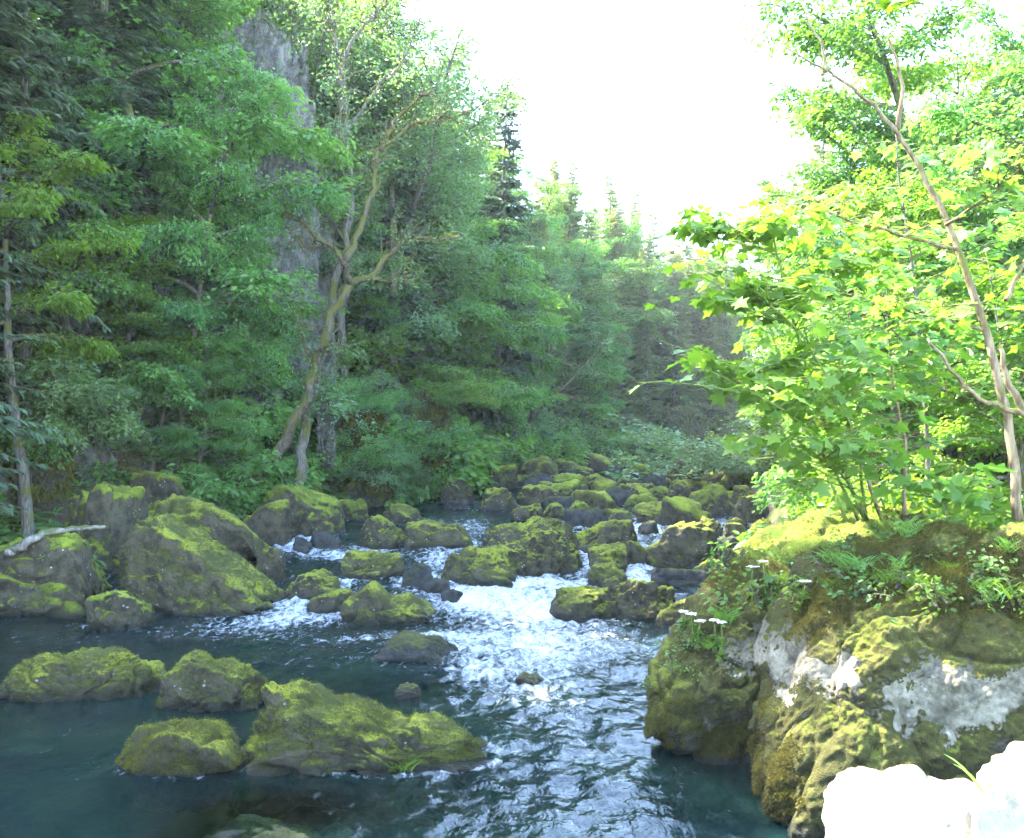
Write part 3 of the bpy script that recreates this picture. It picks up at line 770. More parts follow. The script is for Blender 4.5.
BEECH = [broadleaf(401 + k, limbs=24, leaves=30000, spread=3.0, mat='beech') for k in range(3)]
ASH = [broadleaf(421 + k, limbs=17, leaves=17000, spread=2.8, mat='ash', flat=.4, thick=.14, size=.1, droop=.15, asc=.8, low=.4, base=.35) for k in range(2)]
MAPLE = [broadleaf(441 + k, limbs=22, leaves=22000, spread=3.2, mat='spring', shape='oval', size=.15, wid=.34, thick=.05, flat=.85) for k in range(2)]
SPRUCE = [conifer(461 + k) for k in range(3)]
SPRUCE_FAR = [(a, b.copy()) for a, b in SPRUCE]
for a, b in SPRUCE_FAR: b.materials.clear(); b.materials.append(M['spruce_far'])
SPRUCE_OLD = [conifer(471, spread=3.0, base=.3, gap=.5, droop=.8)]
SHRUB = [shrub(481, mat='beech'), shrub(482, mat='ash', flat=.4), shrub(483, mat='maple', shape='oval', size=.12)]
WILLOW = shrub(491, 2.0, 1.5, 22, 9000, .1, 'willow', flat=.3, droop=.2)
FERN = [fern(501 + k) for k in range(2)]
TUFT = [tuft(511 + k, 90, .22, .14, 'grass', .028) for k in range(3)]

def tree_px(name, kind, px, d, py_top, label, group=None, wide=1.0, H0=10.0, rz=0.0, cat='tree', tilt=(0, 0), zbase=None):
    x = (px - HX) * d / F; zb = g1(x, d) - .15 if zbase is None else zbase
    H = CAMZ - (py_top - HY) * d / F - zb
    s = H / H0
    return plant(name, kind, TP, x, d, label, cat, group, s, s * wide, rz, zb, tilt)

# --- trees one can single out on the shaded slope
tree_px('beech_tree', BEECH[0], 180, 20.6, 62, 'big layered beech sweeping down to the boulders before the grey cliff', None, .68, rz=.4)
tree_px('beech_tree', BEECH[1], 120, 20.0, 215, 'low drooping beech at the foot of the big layered beech', None, 1.2, rz=2.0)
tree_px('spruce_tree', SPRUCE_OLD[0], 24, 17.0, -190, 'tall spruce with a long bare straight trunk by the fern bank', None, .85, 14)
YM = broadleaf(449, limbs=16, leaves=15000, spread=2.3, mat='spring', shape='oval', size=.13, base=.5, flat=.85, low=.9)
tree_px('maple_tree', YM, 30, 15.6, 80, 'young bright green maple leaning out in front of the bare spruce trunk', None, .85, rz=1.2)
tree_px('beech_tree', BEECH[2], 232, 21.0, 365, 'low bluish beech hiding the foot of the leaning mossy tree', None, .9, rz=4.0)
tree_px('spruce_tree', SPRUCE[0], 395, 31.0, -30, 'dark tall spruce behind the leaning mossy tree', None, .9, 14)
tree_px('spruce_tree', SPRUCE[1], 497, 41.0, 88, 'dark drooping spruce at the edge of the sky', None, 1.0, 14)
tree_px('beech_tree', BEECH[1], 455, 36.5, 120, 'beech with a pale thin trunk against the dark spruce', None, 1.0, rz=1.0)
tree_px('ash_tree', ASH[0], 420, 33, 20, 'feathery light ash rising behind the leaning mossy tree', None, 1.0, rz=.6)
tree_px('ash_tree', ASH[1], 556, 50.0, 250, 'bluish ash arching over the far grassy shore', None, 1.3, rz=.6)
tree_px('beech_tree', BEECH[0], 488, 40.5, 330, 'rounded low beech above the dark shore boulder', None, 1.3, rz=3.0)
tree_px('beech_tree', BEECH[2], 572, 51.0, 300, 'rounded blue-green beech beside the far cliff', None, 1.2, rz=2.2)
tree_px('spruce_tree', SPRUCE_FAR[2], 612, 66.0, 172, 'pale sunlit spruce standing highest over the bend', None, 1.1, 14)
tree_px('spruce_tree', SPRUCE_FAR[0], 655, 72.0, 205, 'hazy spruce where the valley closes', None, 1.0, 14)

for k, (px, d, top, wide, i) in enumerate([(105, 19.2, 40, 1.0, 1), (150, 20.0, 270, .8, 0), (190, 20.2, 330, .9, 1), (150, 24.5, -90, 1.0, 2), (215, 29, -110, .7, 0), (20, 19, 30, 1.0, 2), (70, 22, -120, 1.0, 1), (310, 31, -40, .7, 2), (45, 18.8, 290, .9, 0), (375, 30.5, 290, .8, 2)]):
    tree_px('beech_tree', BEECH[i], px, d, top, 'leafy beech among those crowding round the grey cliff strips', 'beeches round the grey cliff strips', wide, rz=k * 1.3)
tree_px('ash_tree', ASH[0], 350, 29.0, -20, 'feathery light ash just behind the crooked mossy tree', None, .8, rz=2.6)
# --- the leaning mossy tree, two stems and crooked boughs
def px3(l): return np.array([at(a, d, b) for a, b, d in l])
def smooth(pts, n=4):
    pts = np.asarray(pts, float); t = np.arange(len(pts)); q = np.linspace(0, len(pts) - 1, (len(pts) - 1) * n + 1)
    k = [np.interp(q, t, pts[:, i]) for i in range(3)]
    for i in range(3):
        for _ in range(2): k[i][1:-1] = (k[i][:-2] + 2 * k[i][1:-1] + k[i][2:]) / 4
    return np.stack(k, 1)
def crooked(name, label, root, stems, leaf=None, group=None, mat='bark_moss', tuftn=0):
    r = np.random.default_rng(len(label))
    root = np.array(root, float)
    mb, cr, ms = MB(), MB(), MB()
    for pts, ra_, rb_ in stems:
        p = smooth(px3(pts)) - root
        p[1:-1] += r.normal(size=(len(p) - 2, 3)) * min(.05, rb_ * 1.6 + .02)
        for k in range(int(6 * np.linalg.norm(p[-1] - p[0])) if rb_ < .06 else 3):
            s0, d0 = along(p, np.array([.3 + .7 * r.random()])); s0, d0 = s0[0], d0[0]
            bp = curve(s0, unit(d0 * .6 + r.normal(size=3) * .7 + np.array([0, 0, .25])), r.uniform(.25, .95), 5, r, (0, 0, .2), .32)
            mb.tube(bp, np.linspace(.022, .005, 6), 5)
        mb.tube(p, np.linspace(ra_, rb_, len(p)), 8)
        if tuftn:
            n = int(tuftn * np.linalg.norm(p[-1] - p[0])); C, D = along(p, r.random(n)); N = unit(r.normal(size=(n, 3)) + np.array([0, 0, .6]))
            ms.leaves(C + N * (ra_ + rb_) * .4, unit(N - np.array([0, 0, .6]) + r.normal(size=(n, 3)) * .3), unit(r.normal(size=(n, 3))), r.uniform(.05, .12, n), r.random(n), 'diamond', .35)
        if leaf and rb_ < .03:
            for k in range(leaf[1]):
                s0, d0 = along(p, np.array([.35 + .65 * r.random()])); s0, d0 = s0[0], d0[0]
                bp = curve(s0, unit(d0 * .5 + r.normal(size=3) * .8 + np.array([0, 0, .3])), r.uniform(.6, 1.5), 4, r, (0, 0, -.2), .15)
                mb.tube(bp, np.linspace(.014, .004, 5), 4)
                spray(cr, r, bp, leaf[2], .22, leaf[3], .12, 'diamond', .4, .15, .2, np.clip(.5 + r.normal() * .2, .1, .9))
    o = tag(link(name, None, None, tuple(root)), label, 'tree', group)
    link('trunk', mb.mesh('trunk', M[mat]), o)
    if cr.n: link('crown', cr.mesh('crown', M[leaf[0]], False), o)
    if ms.n: link('moss', ms.mesh('moss', M['moss'], False), o)
    return o
crooked('leaning_tree', 'crooked mossy tree leaning from the bank with bare golden boughs', at(256, 21, 474), [
    ([(247, 502, 21), (253, 480, 21), (280, 452, 21), (300, 415, 21), (318, 360, 21.2), (330, 315, 21.4), (350, 285, 21.6)], .165, .1),
    ([(350, 285, 21.6), (368, 278, 21.8), (395, 245, 22), (430, 240, 22.2), (462, 236, 22.4)], .1, .02),
    ([(350, 285, 21.6), (345, 262, 21.2), (318, 235, 21), (300, 222, 20.8), (284, 214, 20.6)], .09, .02),
    ([(368, 278, 21.8), (385, 281, 21.4), (405, 281, 21.2)], .06, .02),
    ([(345, 262, 21.2), (360, 232, 21.5), (372, 190, 21.8), (380, 150, 22), (400, 110, 22.3), (425, 95, 22.5)], .09, .015),
    ([(380, 150, 22), (410, 128, 22.2), (440, 118, 22.6), (470, 112, 23)], .05, .012),
    ([(318, 350, 21.1), (330, 342, 20.8), (340, 344, 20.7)], .05, .02),
    ([(312, 370, 21.1), (306, 345, 21), (303, 325, 21)], .03, .008),
    ([(318, 235, 21), (305, 246, 20.8), (296, 240, 20.7)], .04, .012)], ('ash', 7, 34, .09), tuftn=90)
crooked('twin_stem_tree', 'tall grey twin stem with crooked crown beside the crooked mossy tree', at(297, 21.4, 472), [
    ([(296, 505, 21.4), (298, 478, 21.4), (303, 430, 21.5), (318, 370, 21.8), (330, 310, 22), (345, 250, 22.3), (352, 190, 22.6), (345, 130, 22.8), (343, 60, 23)], .15, .05),
    ([(352, 190, 22.6), (342, 165, 22.4), (340, 120, 22.2), (345, 50, 22)], .06, .015),
    ([(343, 60, 23), (360, 30, 23.2), (385, 5, 23.4), (398, -30, 23.5)], .05, .015),
    ([(343, 60, 23), (330, 20, 23), (325, -20, 23)], .05, .015),
    ([(345, 130, 22.8), (372, 90, 23), (405, 60, 23.4), (420, 20, 23.6)], .05, .014),
    ([(310, 400, 21.6), (322, 402, 21.4), (330, 406, 21.3)], .03, .008)], ('ash', 12, 40, .1), mat='bark', tuftn=25)
crooked('arching_tree', 'thin mossy tree arching low over the far shore', at(515, 43, 455), [
    ([(508, 474, 43), (513, 455, 43), (530, 420, 43), (548, 402, 43), (570, 398, 43), (590, 402, 43)], .13, .03),
    ([(548, 402, 43), (580, 370, 43.5), (602, 345, 44), (620, 338, 44.5)], .07, .02),
    ([(530, 420, 43), (545, 365, 43.4), (560, 320, 43.8), (566, 300, 44)], .07, .02)], ('ash', 5, 40, .15), tuftn=30)

# --- the forest behind them
r = np.random.default_rng(77)
SKX = [0, 420, 440, 480, 520, 560, 600, 640, 690, 720, 760, 800]
SKY = [-200, -60, 15, 50, 118, 135, 165, 182, 212, 225, 240, 240]
pts = []
tries = 0
while len(pts) < 150 and tries < 9000:
    tries += 1
    y = r.uniform(15.5, 84); dl = r.uniform(1.0, 17) if y < 40 else r.uniform(1.0, 22)
    x = float(edge_l(y)) - dl
    px = HX + F * x / y
    if px < -110 or px > 800: continue
    if y < 26 and (px > 205 and px < 330): continue
    if 345 < px < 450 and y < 30: continue
    if 215 < px < 350 and y < 31: continue
    if 612 < px < 672 and 38 < y < 58: continue
    if (px < 130 and y < 19) or (px < 280 and y < 21.5): continue
    if any((x - a) ** 2 + (y - b) ** 2 < (1.15 + .022 * y) ** 2 for a, b in pts): continue
    pts.append((x, y))
    sky_py = np.interp(px, SKX, SKY) + r.uniform(-8, 70)
    zb = g1(x, y) - .15
    Hmax = CAMZ - (sky_py - HY) * y / F - zb
    far = y > 50
    c = r.random()
    if far: kind = 'spruce' if c < .6 else 'beech'
    else: kind = 'spruce' if c < .3 else ('ash' if c < .42 else 'beech')
    H = r.uniform(8, 13) if kind == 'beech' else r.uniform(9, 17)
    H = min(H, Hmax)
    if H < 3.0: continue
    if kind == 'spruce':
        plant('spruce_tree', (SPRUCE_FAR if far else SPRUCE)[r.integers(3)], TP, x, y, 'hazy pale-tipped spruce among those on the far slope' if far else 'dark spruce added on the shaded slope to keep sun off the river', 'tree',
              'spruces on the far slope' if far else 'spruces on the shaded slope', H / 14, H / 14 * r.uniform(.8, 1.1), r.random() * 6, zb)
    elif kind == 'ash':
        plant('ash_tree', ASH[r.integers(2)], TP, x, y, 'thin feathery tree among the crowded trees of the shaded slope', 'tree', 'feathery trees on the shaded slope', H / 10, H / 10 * r.uniform(.8, 1.2), r.random() * 6, zb)
    else:
        plant('beech_tree', BEECH[r.integers(3)], TP, x, y, 'hazy broadleaf tree among those on the far slope' if far else 'broadleaf tree among the crowded trees of the shaded slope', 'tree',
              'broadleaf trees on the far slope' if far else 'broadleaf trees on the shaded slope', H / 10, H / 10 * r.uniform(.9, 1.3), r.random() * 6, zb)
for k in range(44):
    y = r.uniform(54, 88); px = r.uniform(535, 745)
    while (px - HX) * y / F > float(edge_l(y)) - .4 and y < 95: y += 1.0
    x = (px - HX) * y / F; zb = g1(x, y) - .15
    H = min(r.uniform(9, 15), CAMZ - (np.interp(px, SKX, SKY) + r.uniform(0, 32) - HY) * y / F - zb)
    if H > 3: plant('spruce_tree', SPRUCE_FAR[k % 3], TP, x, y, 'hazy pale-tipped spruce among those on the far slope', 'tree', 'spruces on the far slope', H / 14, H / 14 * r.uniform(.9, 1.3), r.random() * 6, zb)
for k, (x, y, H) in enumerate([(-10.5, 12.8, 14), (-12.6, 14.6, 15), (-10.2, 15.4, 14), (-13.5, 17.2, 15), (-9.4, 13.6, 13), (-14.5, 13.5, 14), (-11.6, 17.5, 15), (-10.6, 20.8, 14), (-9.5, 20.0, 13), (-12.2, 22, 14), (-9.0, 21.9, 13)]):  # spruces added to shade the river, mostly out of view
    plant('spruce_tree', SPRUCE[k % 3], TP, x, y, 'dark spruce added on the shaded slope to keep sun off the river', 'tree', 'spruces on the shaded slope', H / 14, H / 14 * 1.2, k)
# shrubs along the shaded bank
pts = []
tries = 0
while len(pts) < 75 and tries < 6000:
    tries += 1
    y = r.uniform(16, 60); x = float(edge_l(y)) - r.uniform(.6, 5.5)
    px = HX + F * x / y
    if px < -40 or px > 700: continue
    if 270 < px < 345 and y < 27: continue
    if px < 250 and y < 20.5: continue
    if 605 < px < 672 and y < 57: continue
    if any((x - a) ** 2 + (y - b) ** 2 < (.7 + .014 * y) ** 2 for a, b in pts): continue
    pts.append((x, y))
    s = r.uniform(.6, 1.4) * (1 + y * .01)
    k = r.integers(3)
    plant('shrub', SHRUB[k], SP, x, y, ['dense green bush among those along the shaded bank', 'small feathery bush among those along the shaded bank', 'broad-leaved bush among those along the shaded bank'][k], 'shrub',
          ['dense bushes along the shaded bank', 'feathery bushes along the shaded bank', 'broad-leaved bushes along the shaded bank'][k], s, s * r.uniform(.9, 1.3), r.random() * 6)
plant('shrub', SHRUB[1], SP, *at(70, 17.2, 400)[:2], 'blue-green bush hanging below the young bright maple', 'shrub', None, 1.0, 1.0, 1.0, at(70, 17.2, 425)[2])
plant('shrub', SHRUB[0], SP, *at(0, 16.8, 400)[:2], 'yellow-green bush at the mossy root of the bare spruce trunk', 'shrub', None, 1.0, 1.0, 2.0, at(0, 16.8, 450)[2])
# --- rock faces
def face(px, d, wpx, pt, pb, label, mat, seed, dk=.5, box=.9, rough=2.2, sil=None):
    return place_boulder(px - wpx / 2, px + wpx / 2, pt, pb, label, mat, None, 7, seed, sil, box, rough, .3, dk, dw=d, micro=4.0, clampk=6, name='rock_face', cat='cliff', base=CAMZ - (pb - HY) * d / F)
face(262, 25.6, 120, 20, 390, 'tall grey bare cliff strip behind the big layered beech', 'cliff', 601, .3, .95, 1.3, [(202, 90), (212, 30), (235, 22), (262, 5), (285, 40), (305, 46), (318, 95), (322, 190)])
face(296, 27.5, 84, 130, 420, 'lower grey cliff step behind the crooked mossy tree', 'cliff', 621, .3, .95, 1.3, [(254, 150), (270, 135), (300, 150), (325, 180), (338, 250)])
face(205, 25.0, 44, -20, 240, 'streaked grey crag above the big layered beech', 'cliff', 603, .7)
face(140, 24.0, 30, 60, 330, 'narrow grey rock rib deep among the beeches', 'cliff', 619, .7)
WALLS = [face(412, 28.0, 92, 385, 506, 'moss-draped rock wall dropping into the channel', 'mosswall', 605, .5)]
WALLS.append(face(350, 25.5, 80, 400, 500, 'low mossy outcrop behind the twin stem tree', 'mosswall', 607, .4))
face(326, 23.3, 18, 403, 452, 'small upright pale grey stone slab beside the twin stem tree', 'cliff', 609, .5)
face(640, 57, 46, 425, 470, 'grey bare cliff foot at the river bend', 'cliff', 611, .4)
face(690, 60, 60, 405, 472, 'dark undercut cliff at the river bend', 'mosswall', 613, .4)
WALLS.append(face(28, 17.0, 90, 350, 500, 'moss-hung rock under the bare spruce trunk', 'mosswall', 615, .5))
face(100, 19.5, 110, 395, 480, 'shadowed mossy rock step behind the bank boulders', 'mosswall', 617, .5)

r2 = np.random.default_rng(8)
for q in WALLS[:2]:
    bq = bpy.data.objects[q.name]; lo = np.array(bq.bound_box).min(0) + np.array(bq.location); hi = np.array(bq.bound_box).max(0) + np.array(bq.location)
    for k in range(9):
        s = r2.uniform(.5, .95)
        plant('shrub', SHRUB[k % 2], SP, r2.uniform(lo[0], hi[0]), lo[1] + .15 + .5 * r2.random(), 'bush hanging from the mossy rock wall among others', 'shrub', 'bushes hanging from the mossy rock walls', s, s * 1.2, r2.random() * 6,
              lo[2] + (hi[2] - lo[2]) * r2.uniform(.35, 1.0))
# --- right bank trees
tree_px('maple_tree', BEECH[1], 955, 17, -90, 'large dark-crowned tree overhanging the right bank', None, .9, rz=.3)
tree_px('beech_tree', BEECH[2], 1050, 13, -60, 'sunlit beech rising behind the thin bare-stemmed tree', None, .9, rz=1.3)
tree_px('maple_tree', MAPLE[1], 915, 13.5, 165, 'bright sunlit maple behind the large-leaved saplings', None, .85, rz=2.3)
tree_px('maple_tree', MAPLE[0], 1010, 11, 190, 'glowing yellow-green maple beyond the thin bare-stemmed tree', None, 1.1, rz=.9)
tree_px('maple_tree', MAPLE[1], 862, 17, 240, 'light green young maple leaning over the river', None, .8, rz=4.3)
tree_px('beech_tree', BEECH[0], 830, 26, 165, 'hazy green beech on the sunlit right bank', None, .75, rz=4.3)
tree_px('spruce_tree', SPRUCE_FAR[1], 812, 45, 60, 'tall pale spruce fading into the glare over the right bank', None, .8, 14)
tree_px('beech_tree', BEECH[1], 885, 15, 40, 'slender leafy beech between the large-leaved saplings and the sky', None, .75, rz=5)
tree_px('willow_bush', WILLOW, 728, 36, 395, 'silvery willow bush where the right bank meets the bend', None, 1.5, 2.2, cat='shrub')
tree_px('willow_bush', WILLOW, 775, 31, 400, 'pale silvery willow bush nearer along the right bank', None, 1.5, 2.2, rz=2, cat='shrub')
pts = []; tries = 0
while len(pts) < 34 and tries < 5000:
    tries += 1
    y = r.uniform(10, 60); x = float(edge_r(y)) + r.uniform(.8, 9)
    px = HX + F * x / y
    if px < 770 or px > 1100: continue
    if any((x - a) ** 2 + (y - b) ** 2 < (1.1 + .02 * y) ** 2 for a, b in pts): continue
    pts.append((x, y))
    zb = g1(x, y) - .15
    top = np.interp(px, [735, 790, 830, 870, 920, 1100], [300, 270, 200, 100, -40, -200]) + r.uniform(0, 160)
    H = min(r.uniform(5, 11), CAMZ - (top - HY) * y / F - zb)
    if H < 2.5: continue
    k = r.integers(2)
    plant(['beech_tree', 'maple_tree'][k], [BEECH[r.integers(3)], MAPLE[r.integers(2)]][k], TP, x, y, ['broadleaf tree among those filling the sunlit right bank', 'bright maple among those filling the sunlit right bank'][k],
          'tree', ['broadleaf trees of the right bank', 'bright maples of the right bank'][k], H / 10, H / 10 * r.uniform(.7, 1.0), r.random() * 6, zb)
for k in range(30):
    y = r.uniform(9.5, 24); x = float(edge_r(y)) + r.uniform(-.1, 1.6)
    s = r.uniform(.5, 1.0)
    if HX + F * x / y < 800 + 90 * s * 12 / y: continue
    plant('shrub', SHRUB[2], SP, x, y, 'leafy bush among those filling the right bank', 'shrub', 'leafy bushes on the right bank', s, s * 1.2, r.random() * 6)

# --- the large-leaved saplings and the thin tree, close by
def sapling(name, label, root, stems, leafn, size, mat, seed, group=None, bark='stem', tiers=7, cat='tree', reach=.5):
    r = np.random.default_rng(seed); root = np.array(root, float); mb, cr = MB(), MB()
    for pts, ra_, rb_, lf in stems:
        p = smooth(px3(pts)) - root
        p[1:-1] += r.normal(size=(len(p) - 2, 3)) * .008
        mb.tube(p, np.linspace(ra_, rb_, len(p)), 7)
        if not lf: continue
        for k in range(tiers):
            s0, d0 = along(p, np.array([.25 + .75 * (k + r.random() * .6) / tiers])); s0, d0 = s0[0], d0[0]
            for j in range(3):
                az = r.random() * 6.283
                L = reach * r.uniform(.5, 1.3)
                bp = curve(s0, unit(np.array([math.cos(az), math.sin(az), .5])), L, 4, r, (0, 0, -.5), .12)
                mb.tube(bp, np.linspace(.007, .002, 5), 4)
                n = max(2, int(leafn * r.uniform(.6, 1.3)))
                C, D = along(bp, .3 + .7 * r.random(n))
                a2 = r.random(n) * 6.283; out = np.stack([np.cos(a2), np.sin(a2), r.normal(size=n) * .25 - .1], 1)
                T = C + out * r.uniform(.05, .13, n)[:, None]
                for q in range(n): mb.tube(np.array([C[q], T[q]]), [.0025, .0018], 3)
                N = unit(UP[None] + r.normal(size=(n, 3)) * .42 + out * .3)
                cr.leaves(T, out - np.array([0, 0, .25]), N, size * r.uniform(.6, 1.25, n), np.clip(.5 + r.normal(size=n) * .25, 0, 1), 'maple', 1, .05)
    o = tag(link(name, None, None, tuple(root)), label, cat, group)
    link('trunk', mb.mesh('trunk', M[bark]), o); link('crown', cr.mesh('crown', M[mat], False), o)
    return o
D0 = 8.6
sapling('maple_sapling', 'many-stemmed large-leaved maple sapling fanning out over the rapids', at(865, D0, 515), [
    ([(865, 520, D0), (830, 440, D0 - .2), (800, 350, D0 - .5), (780, 270, D0 - .7), (765, 205, D0 - .8)], .022, .006, 1),
    ([(882, 520, D0 + .2), (856, 450, D0 + .2), (822, 340, D0 + .3), (805, 250, D0 + .4), (795, 190, D0 + .4)], .02, .006, 1),
    ([(858, 520, D0 - .2), (835, 470, D0 - .6), (800, 420, D0 - 1.1), (755, 395, D0 - 1.4), (728, 390, D0 - 1.5)], .016, .005, 1),
    ([(868, 520, D0), (850, 480, D0 - .8), (815, 450, D0 - 1.2), (770, 440, D0 - 1.5)], .015, .005, 1),
    ([(846, 520, D0 + .3), (808, 430, D0 + .5), (770, 330, D0 + .6), (745, 250, D0 + .6), (735, 215, D0 + .6)], .018, .005, 1),
    ([(815, 395, D0 - .3), (770, 380, D0 - .7), (752, 375, D0 - 1), (738, 385, D0 - 1.2)], .009, .003, 1),
    ([(790, 310, D0 - .6), (755, 300, D0 - .8), (742, 300, D0 - 1), (730, 310, D0 - 1.1)], .008, .003, 1),
    ([(775, 250, D0 - .7), (745, 235, D0 - .8), (720, 240, D0 - .8)], .007, .003, 1),
    ([(812, 290, D0 + .3), (850, 260, D0 + .3), (885, 250, D0 + .4)], .008, .003, 1),
    ([(840, 400, D0 + .2), (885, 370, D0 + .4), (925, 365, D0 + .6)], .008, .003, 1),
    ([(866, 520, D0), (858, 440, D0 - .9), (830, 380, D0 - 1.2), (790, 320, D0 - 1.3), (755, 290, D0 - 1.3)], .016, .005, 1)], 6, .128, 'maple', 71, reach=.62, tiers=10)
sapling('maple_sapling', 'upright maple sapling with pale yellow stems beside the fanning one', at(900, 8.4, 510), [
    ([(905, 515, 8.4), (905, 440, 8.4), (890, 360, 8.5), (885, 290, 8.5)], .022, .006, 1),
    ([(880, 515, 8.4), (860, 460, 8.3), (845, 400, 8.2), (838, 350, 8.2)], .02, .006, 1)], 6, .12, 'maple', 73, reach=.6, bark='bark_pale', tiers=10)
sapling('maple_sapling', 'tall slim maple sapling further back between the fanning one and the thin tree', at(930, 10.2, 500), [
    ([(930, 510, 10.2), (925, 400, 10.2), (915, 280, 10.3), (900, 190, 10.4), (895, 130, 10.4)], .03, .006, 1),
    ([(922, 370, 10.2), (880, 310, 10), (850, 270, 9.8)], .014, .004, 1), ([(918, 320, 10.2), (960, 260, 10.2), (990, 220, 10.2)], .014, .004, 1),
    ([(924, 390, 10.2), (970, 350, 10), (1005, 330, 9.8)], .014, .004, 1)], 7, .13, 'maple', 75, reach=.65, tiers=9, bark='bark')
sapling('maple_sapling', 'maple sapling at the frame edge behind the broken bleached boughs', at(1010, 9.4, 500), [
    ([(1010, 510, 9.4), (1012, 420, 9.4), (1000, 330, 9.4), (985, 250, 9.4)], .025, .006, 1),
    ([(1012, 440, 9.4), (975, 400, 9.2), (940, 390, 9)], .012, .004, 1), ([(1010, 400, 9.4), (1040, 350, 9.4), (1060, 300, 9.4)], .012, .004, 1)], 7, .12, 'maple', 77, reach=.6, tiers=9, bark='bark')
sapling('maple_sapling', 'short big-leaved maple shoot at the root of the thin tree', at(945, 7.6, 512), [
    ([(945, 515, 7.6), (940, 490, 7.5), (935, 470, 7.4)], .01, .004, 1), ([(945, 515, 7.6), (965, 490, 7.5), (975, 478, 7.4)], .01, .004, 1)], 4, .16, 'spring', 79, tiers=3, reach=.3)
D1 = 7.3
sapling('thin_tree', 'thin bare-stemmed tree bending over the river with broken bleached boughs', at(1016, D1, 515), [
    ([(1018, 520, D1), (1012, 440, D1), (990, 340, D1), (955, 240, D1 + .1), (920, 165, D1 + .2), (885, 115, D1 + .2), (840, 80, D1 + .2), (785, 47, D1 + .2)], .042, .007, 0),
    ([(898, 130, D1 + .2), (905, 85, D1 + .2), (888, 38, D1 + .1)], .022, .008, 0),
    ([(825, 72, D1 + .2), (822, 45, D1 + .2), (800, 0, D1 + .2)], .016, .005, 0),
    ([(1030, 415, D1 - .3), (1005, 408, D1 - .3), (970, 395, D1 - .4), (945, 360, D1 - .5), (928, 338, D1 - .5)], .025, .01, 0),
    ([(1030, 420, D1 - .3), (1008, 385, D1 - .3), (1000, 345, D1 - .3)], .035, .016, 0),
    ([(960, 250, D1), (900, 235, D1 - .1), (845, 218, D1 - .2), (815, 205, D1 - .2)], .016, .004, 1),
    ([(985, 330, D1), (935, 320, D1 + .3), (890, 305, D1 + .5)], .014, .004, 1),
    ([(945, 225, D1 + .1), (1000, 190, D1 - .2), (1040, 150, D1 - .4)], .014, .004, 1),
    ([(1005, 300, D1 - .3), (1020, 275, D1 - .3), (1040, 220, D1 - .3)], .02, .01, 0)], 5, .11, 'spring', 83, bark='bark_pale', tiers=6, reach=.45)
sapling('overhanging_bough', 'leafy bough tip dangling from above at the top of the view', at(930, 4.2, -60), [
    ([(960, -90, 4.2), (925, -30, 4.2), (903, 16, 4.2)], .012, .003, 1)], 4, .1, 'spring', 89, tiers=3, reach=.1, cat='branch')

# --- herbs, flowers, ferns, grass on the near boulders and banks
bpy.context.view_layer.update()
from mathutils.bvhtree import BVHTree
def bvh_of(o):
    me = o.data; V = np.empty(len(me.vertices) * 3, np.float32); me.vertices.foreach_get('co', V)
    V = V.reshape(-1, 3) + np.array(o.location); T = np.empty(len(me.loops), np.int32); me.loops.foreach_get('vertex_index', T)
    return BVHTree.FromPolygons(V.tolist(), T.reshape(-1, 3).tolist())
BV = [bvh_of(o) for o in (ra, rb, rc, rw, rwt)]; BF = [bvh_of(o) for o in (fa, fb, fc, fd, fe)]
def drop_ray(px, py, trees):
    """Where the ground or a boulder lies seen at a picture position: used only to read positions off the photograph."""
    d = Vector(((px - HX) / F, 1, -(py - HY) / F)).normalized(); best = None
    for b in trees:
        h = b.ray_cast(Vector((0, 0, CAMZ)), d, 60)
        if h[0] is not None and (best is None or h[3] < best[3]): best = h
    return best
def flower(px, py_top, py_foot, label, group, seed):
    h = drop_ray(px, py_foot, BV)
    if h is None: return
    r = np.random.default_rng(seed); b = np.array(h[0]); H = max(.1, (py_foot - py_top) * b[1] / F)
    st, hd, lf = MB(), MB(), MB()
    p = curve((0, 0, -.03), (r.normal() * .1, -.15, 1), H, 5, r, (0, 0, 0), .05)
    st.tube(p, np.linspace(.009, .005, 6), 5)
    for k in range(9):
        a = k * 2.4; e = p[-1] + np.array([math.cos(a), math.sin(a), 0]) * .03 * math.sqrt(k / 9) * 1.2 + np.array([0, 0, .03])
        st.tube(np.array([p[-1], e]), [.002, .0015], 3)
        n = 12; C = e[None] + np.stack([r.normal(size=n) * .009, r.normal(size=n) * .009, r.normal(size=n) * .003], 1)
        hd.leaves(C, unit(np.stack([r.normal(size=n), r.normal(size=n), np.zeros(n)], 1)), unit(UP[None] + r.normal(size=(n, 3)) * .25), .014, .5, 'oval', 1.0)
    n = 14; C, D = along(p, r.random(n) * .7); o2 = r.normal(size=(n, 3))
    lf.leaves(C, unit(o2 * np.array([1, 1, .3])), unit(UP[None] + r.normal(size=(n, 3)) * .4), r.uniform(.04, .09, n), r.random(n), 'maple', 1)
    o = tag(link('white_flower', None, None, tuple(b)), label, 'flower', group)
    link('stem', st.mesh('stem', M['stem']), o); link('flower_head', hd.mesh('flower_head', M['petal'], False), o); link('leaves', lf.mesh('leaves', M['fern'], False), o)
FL = 'white umbel flowers on the near boulders'
for k, (a, b, c, lab) in enumerate([(752, 565, 600, 'tallest white umbel flower on the crest of the prow boulder'), (766, 560, 598, 'white umbel flower just beside the tallest one'),
        (692, 612, 640, 'white umbel flower on the shoulder of the prow boulder'), (697, 618, 648, 'white umbel flower tucked below its twin on the prow boulder'),
        (717, 618, 650, 'white umbel flower at mid height on the prow boulder'), (723, 621, 655, 'white umbel flower leaning from mid height on the prow boulder'),
        (800, 580, 605, 'white umbel flower in the crevice between the two huge boulders'), (684, 610, 632, 'white umbel flower lowest over the current')]):
    flower(a, b, c, lab, FL, 900 + k)
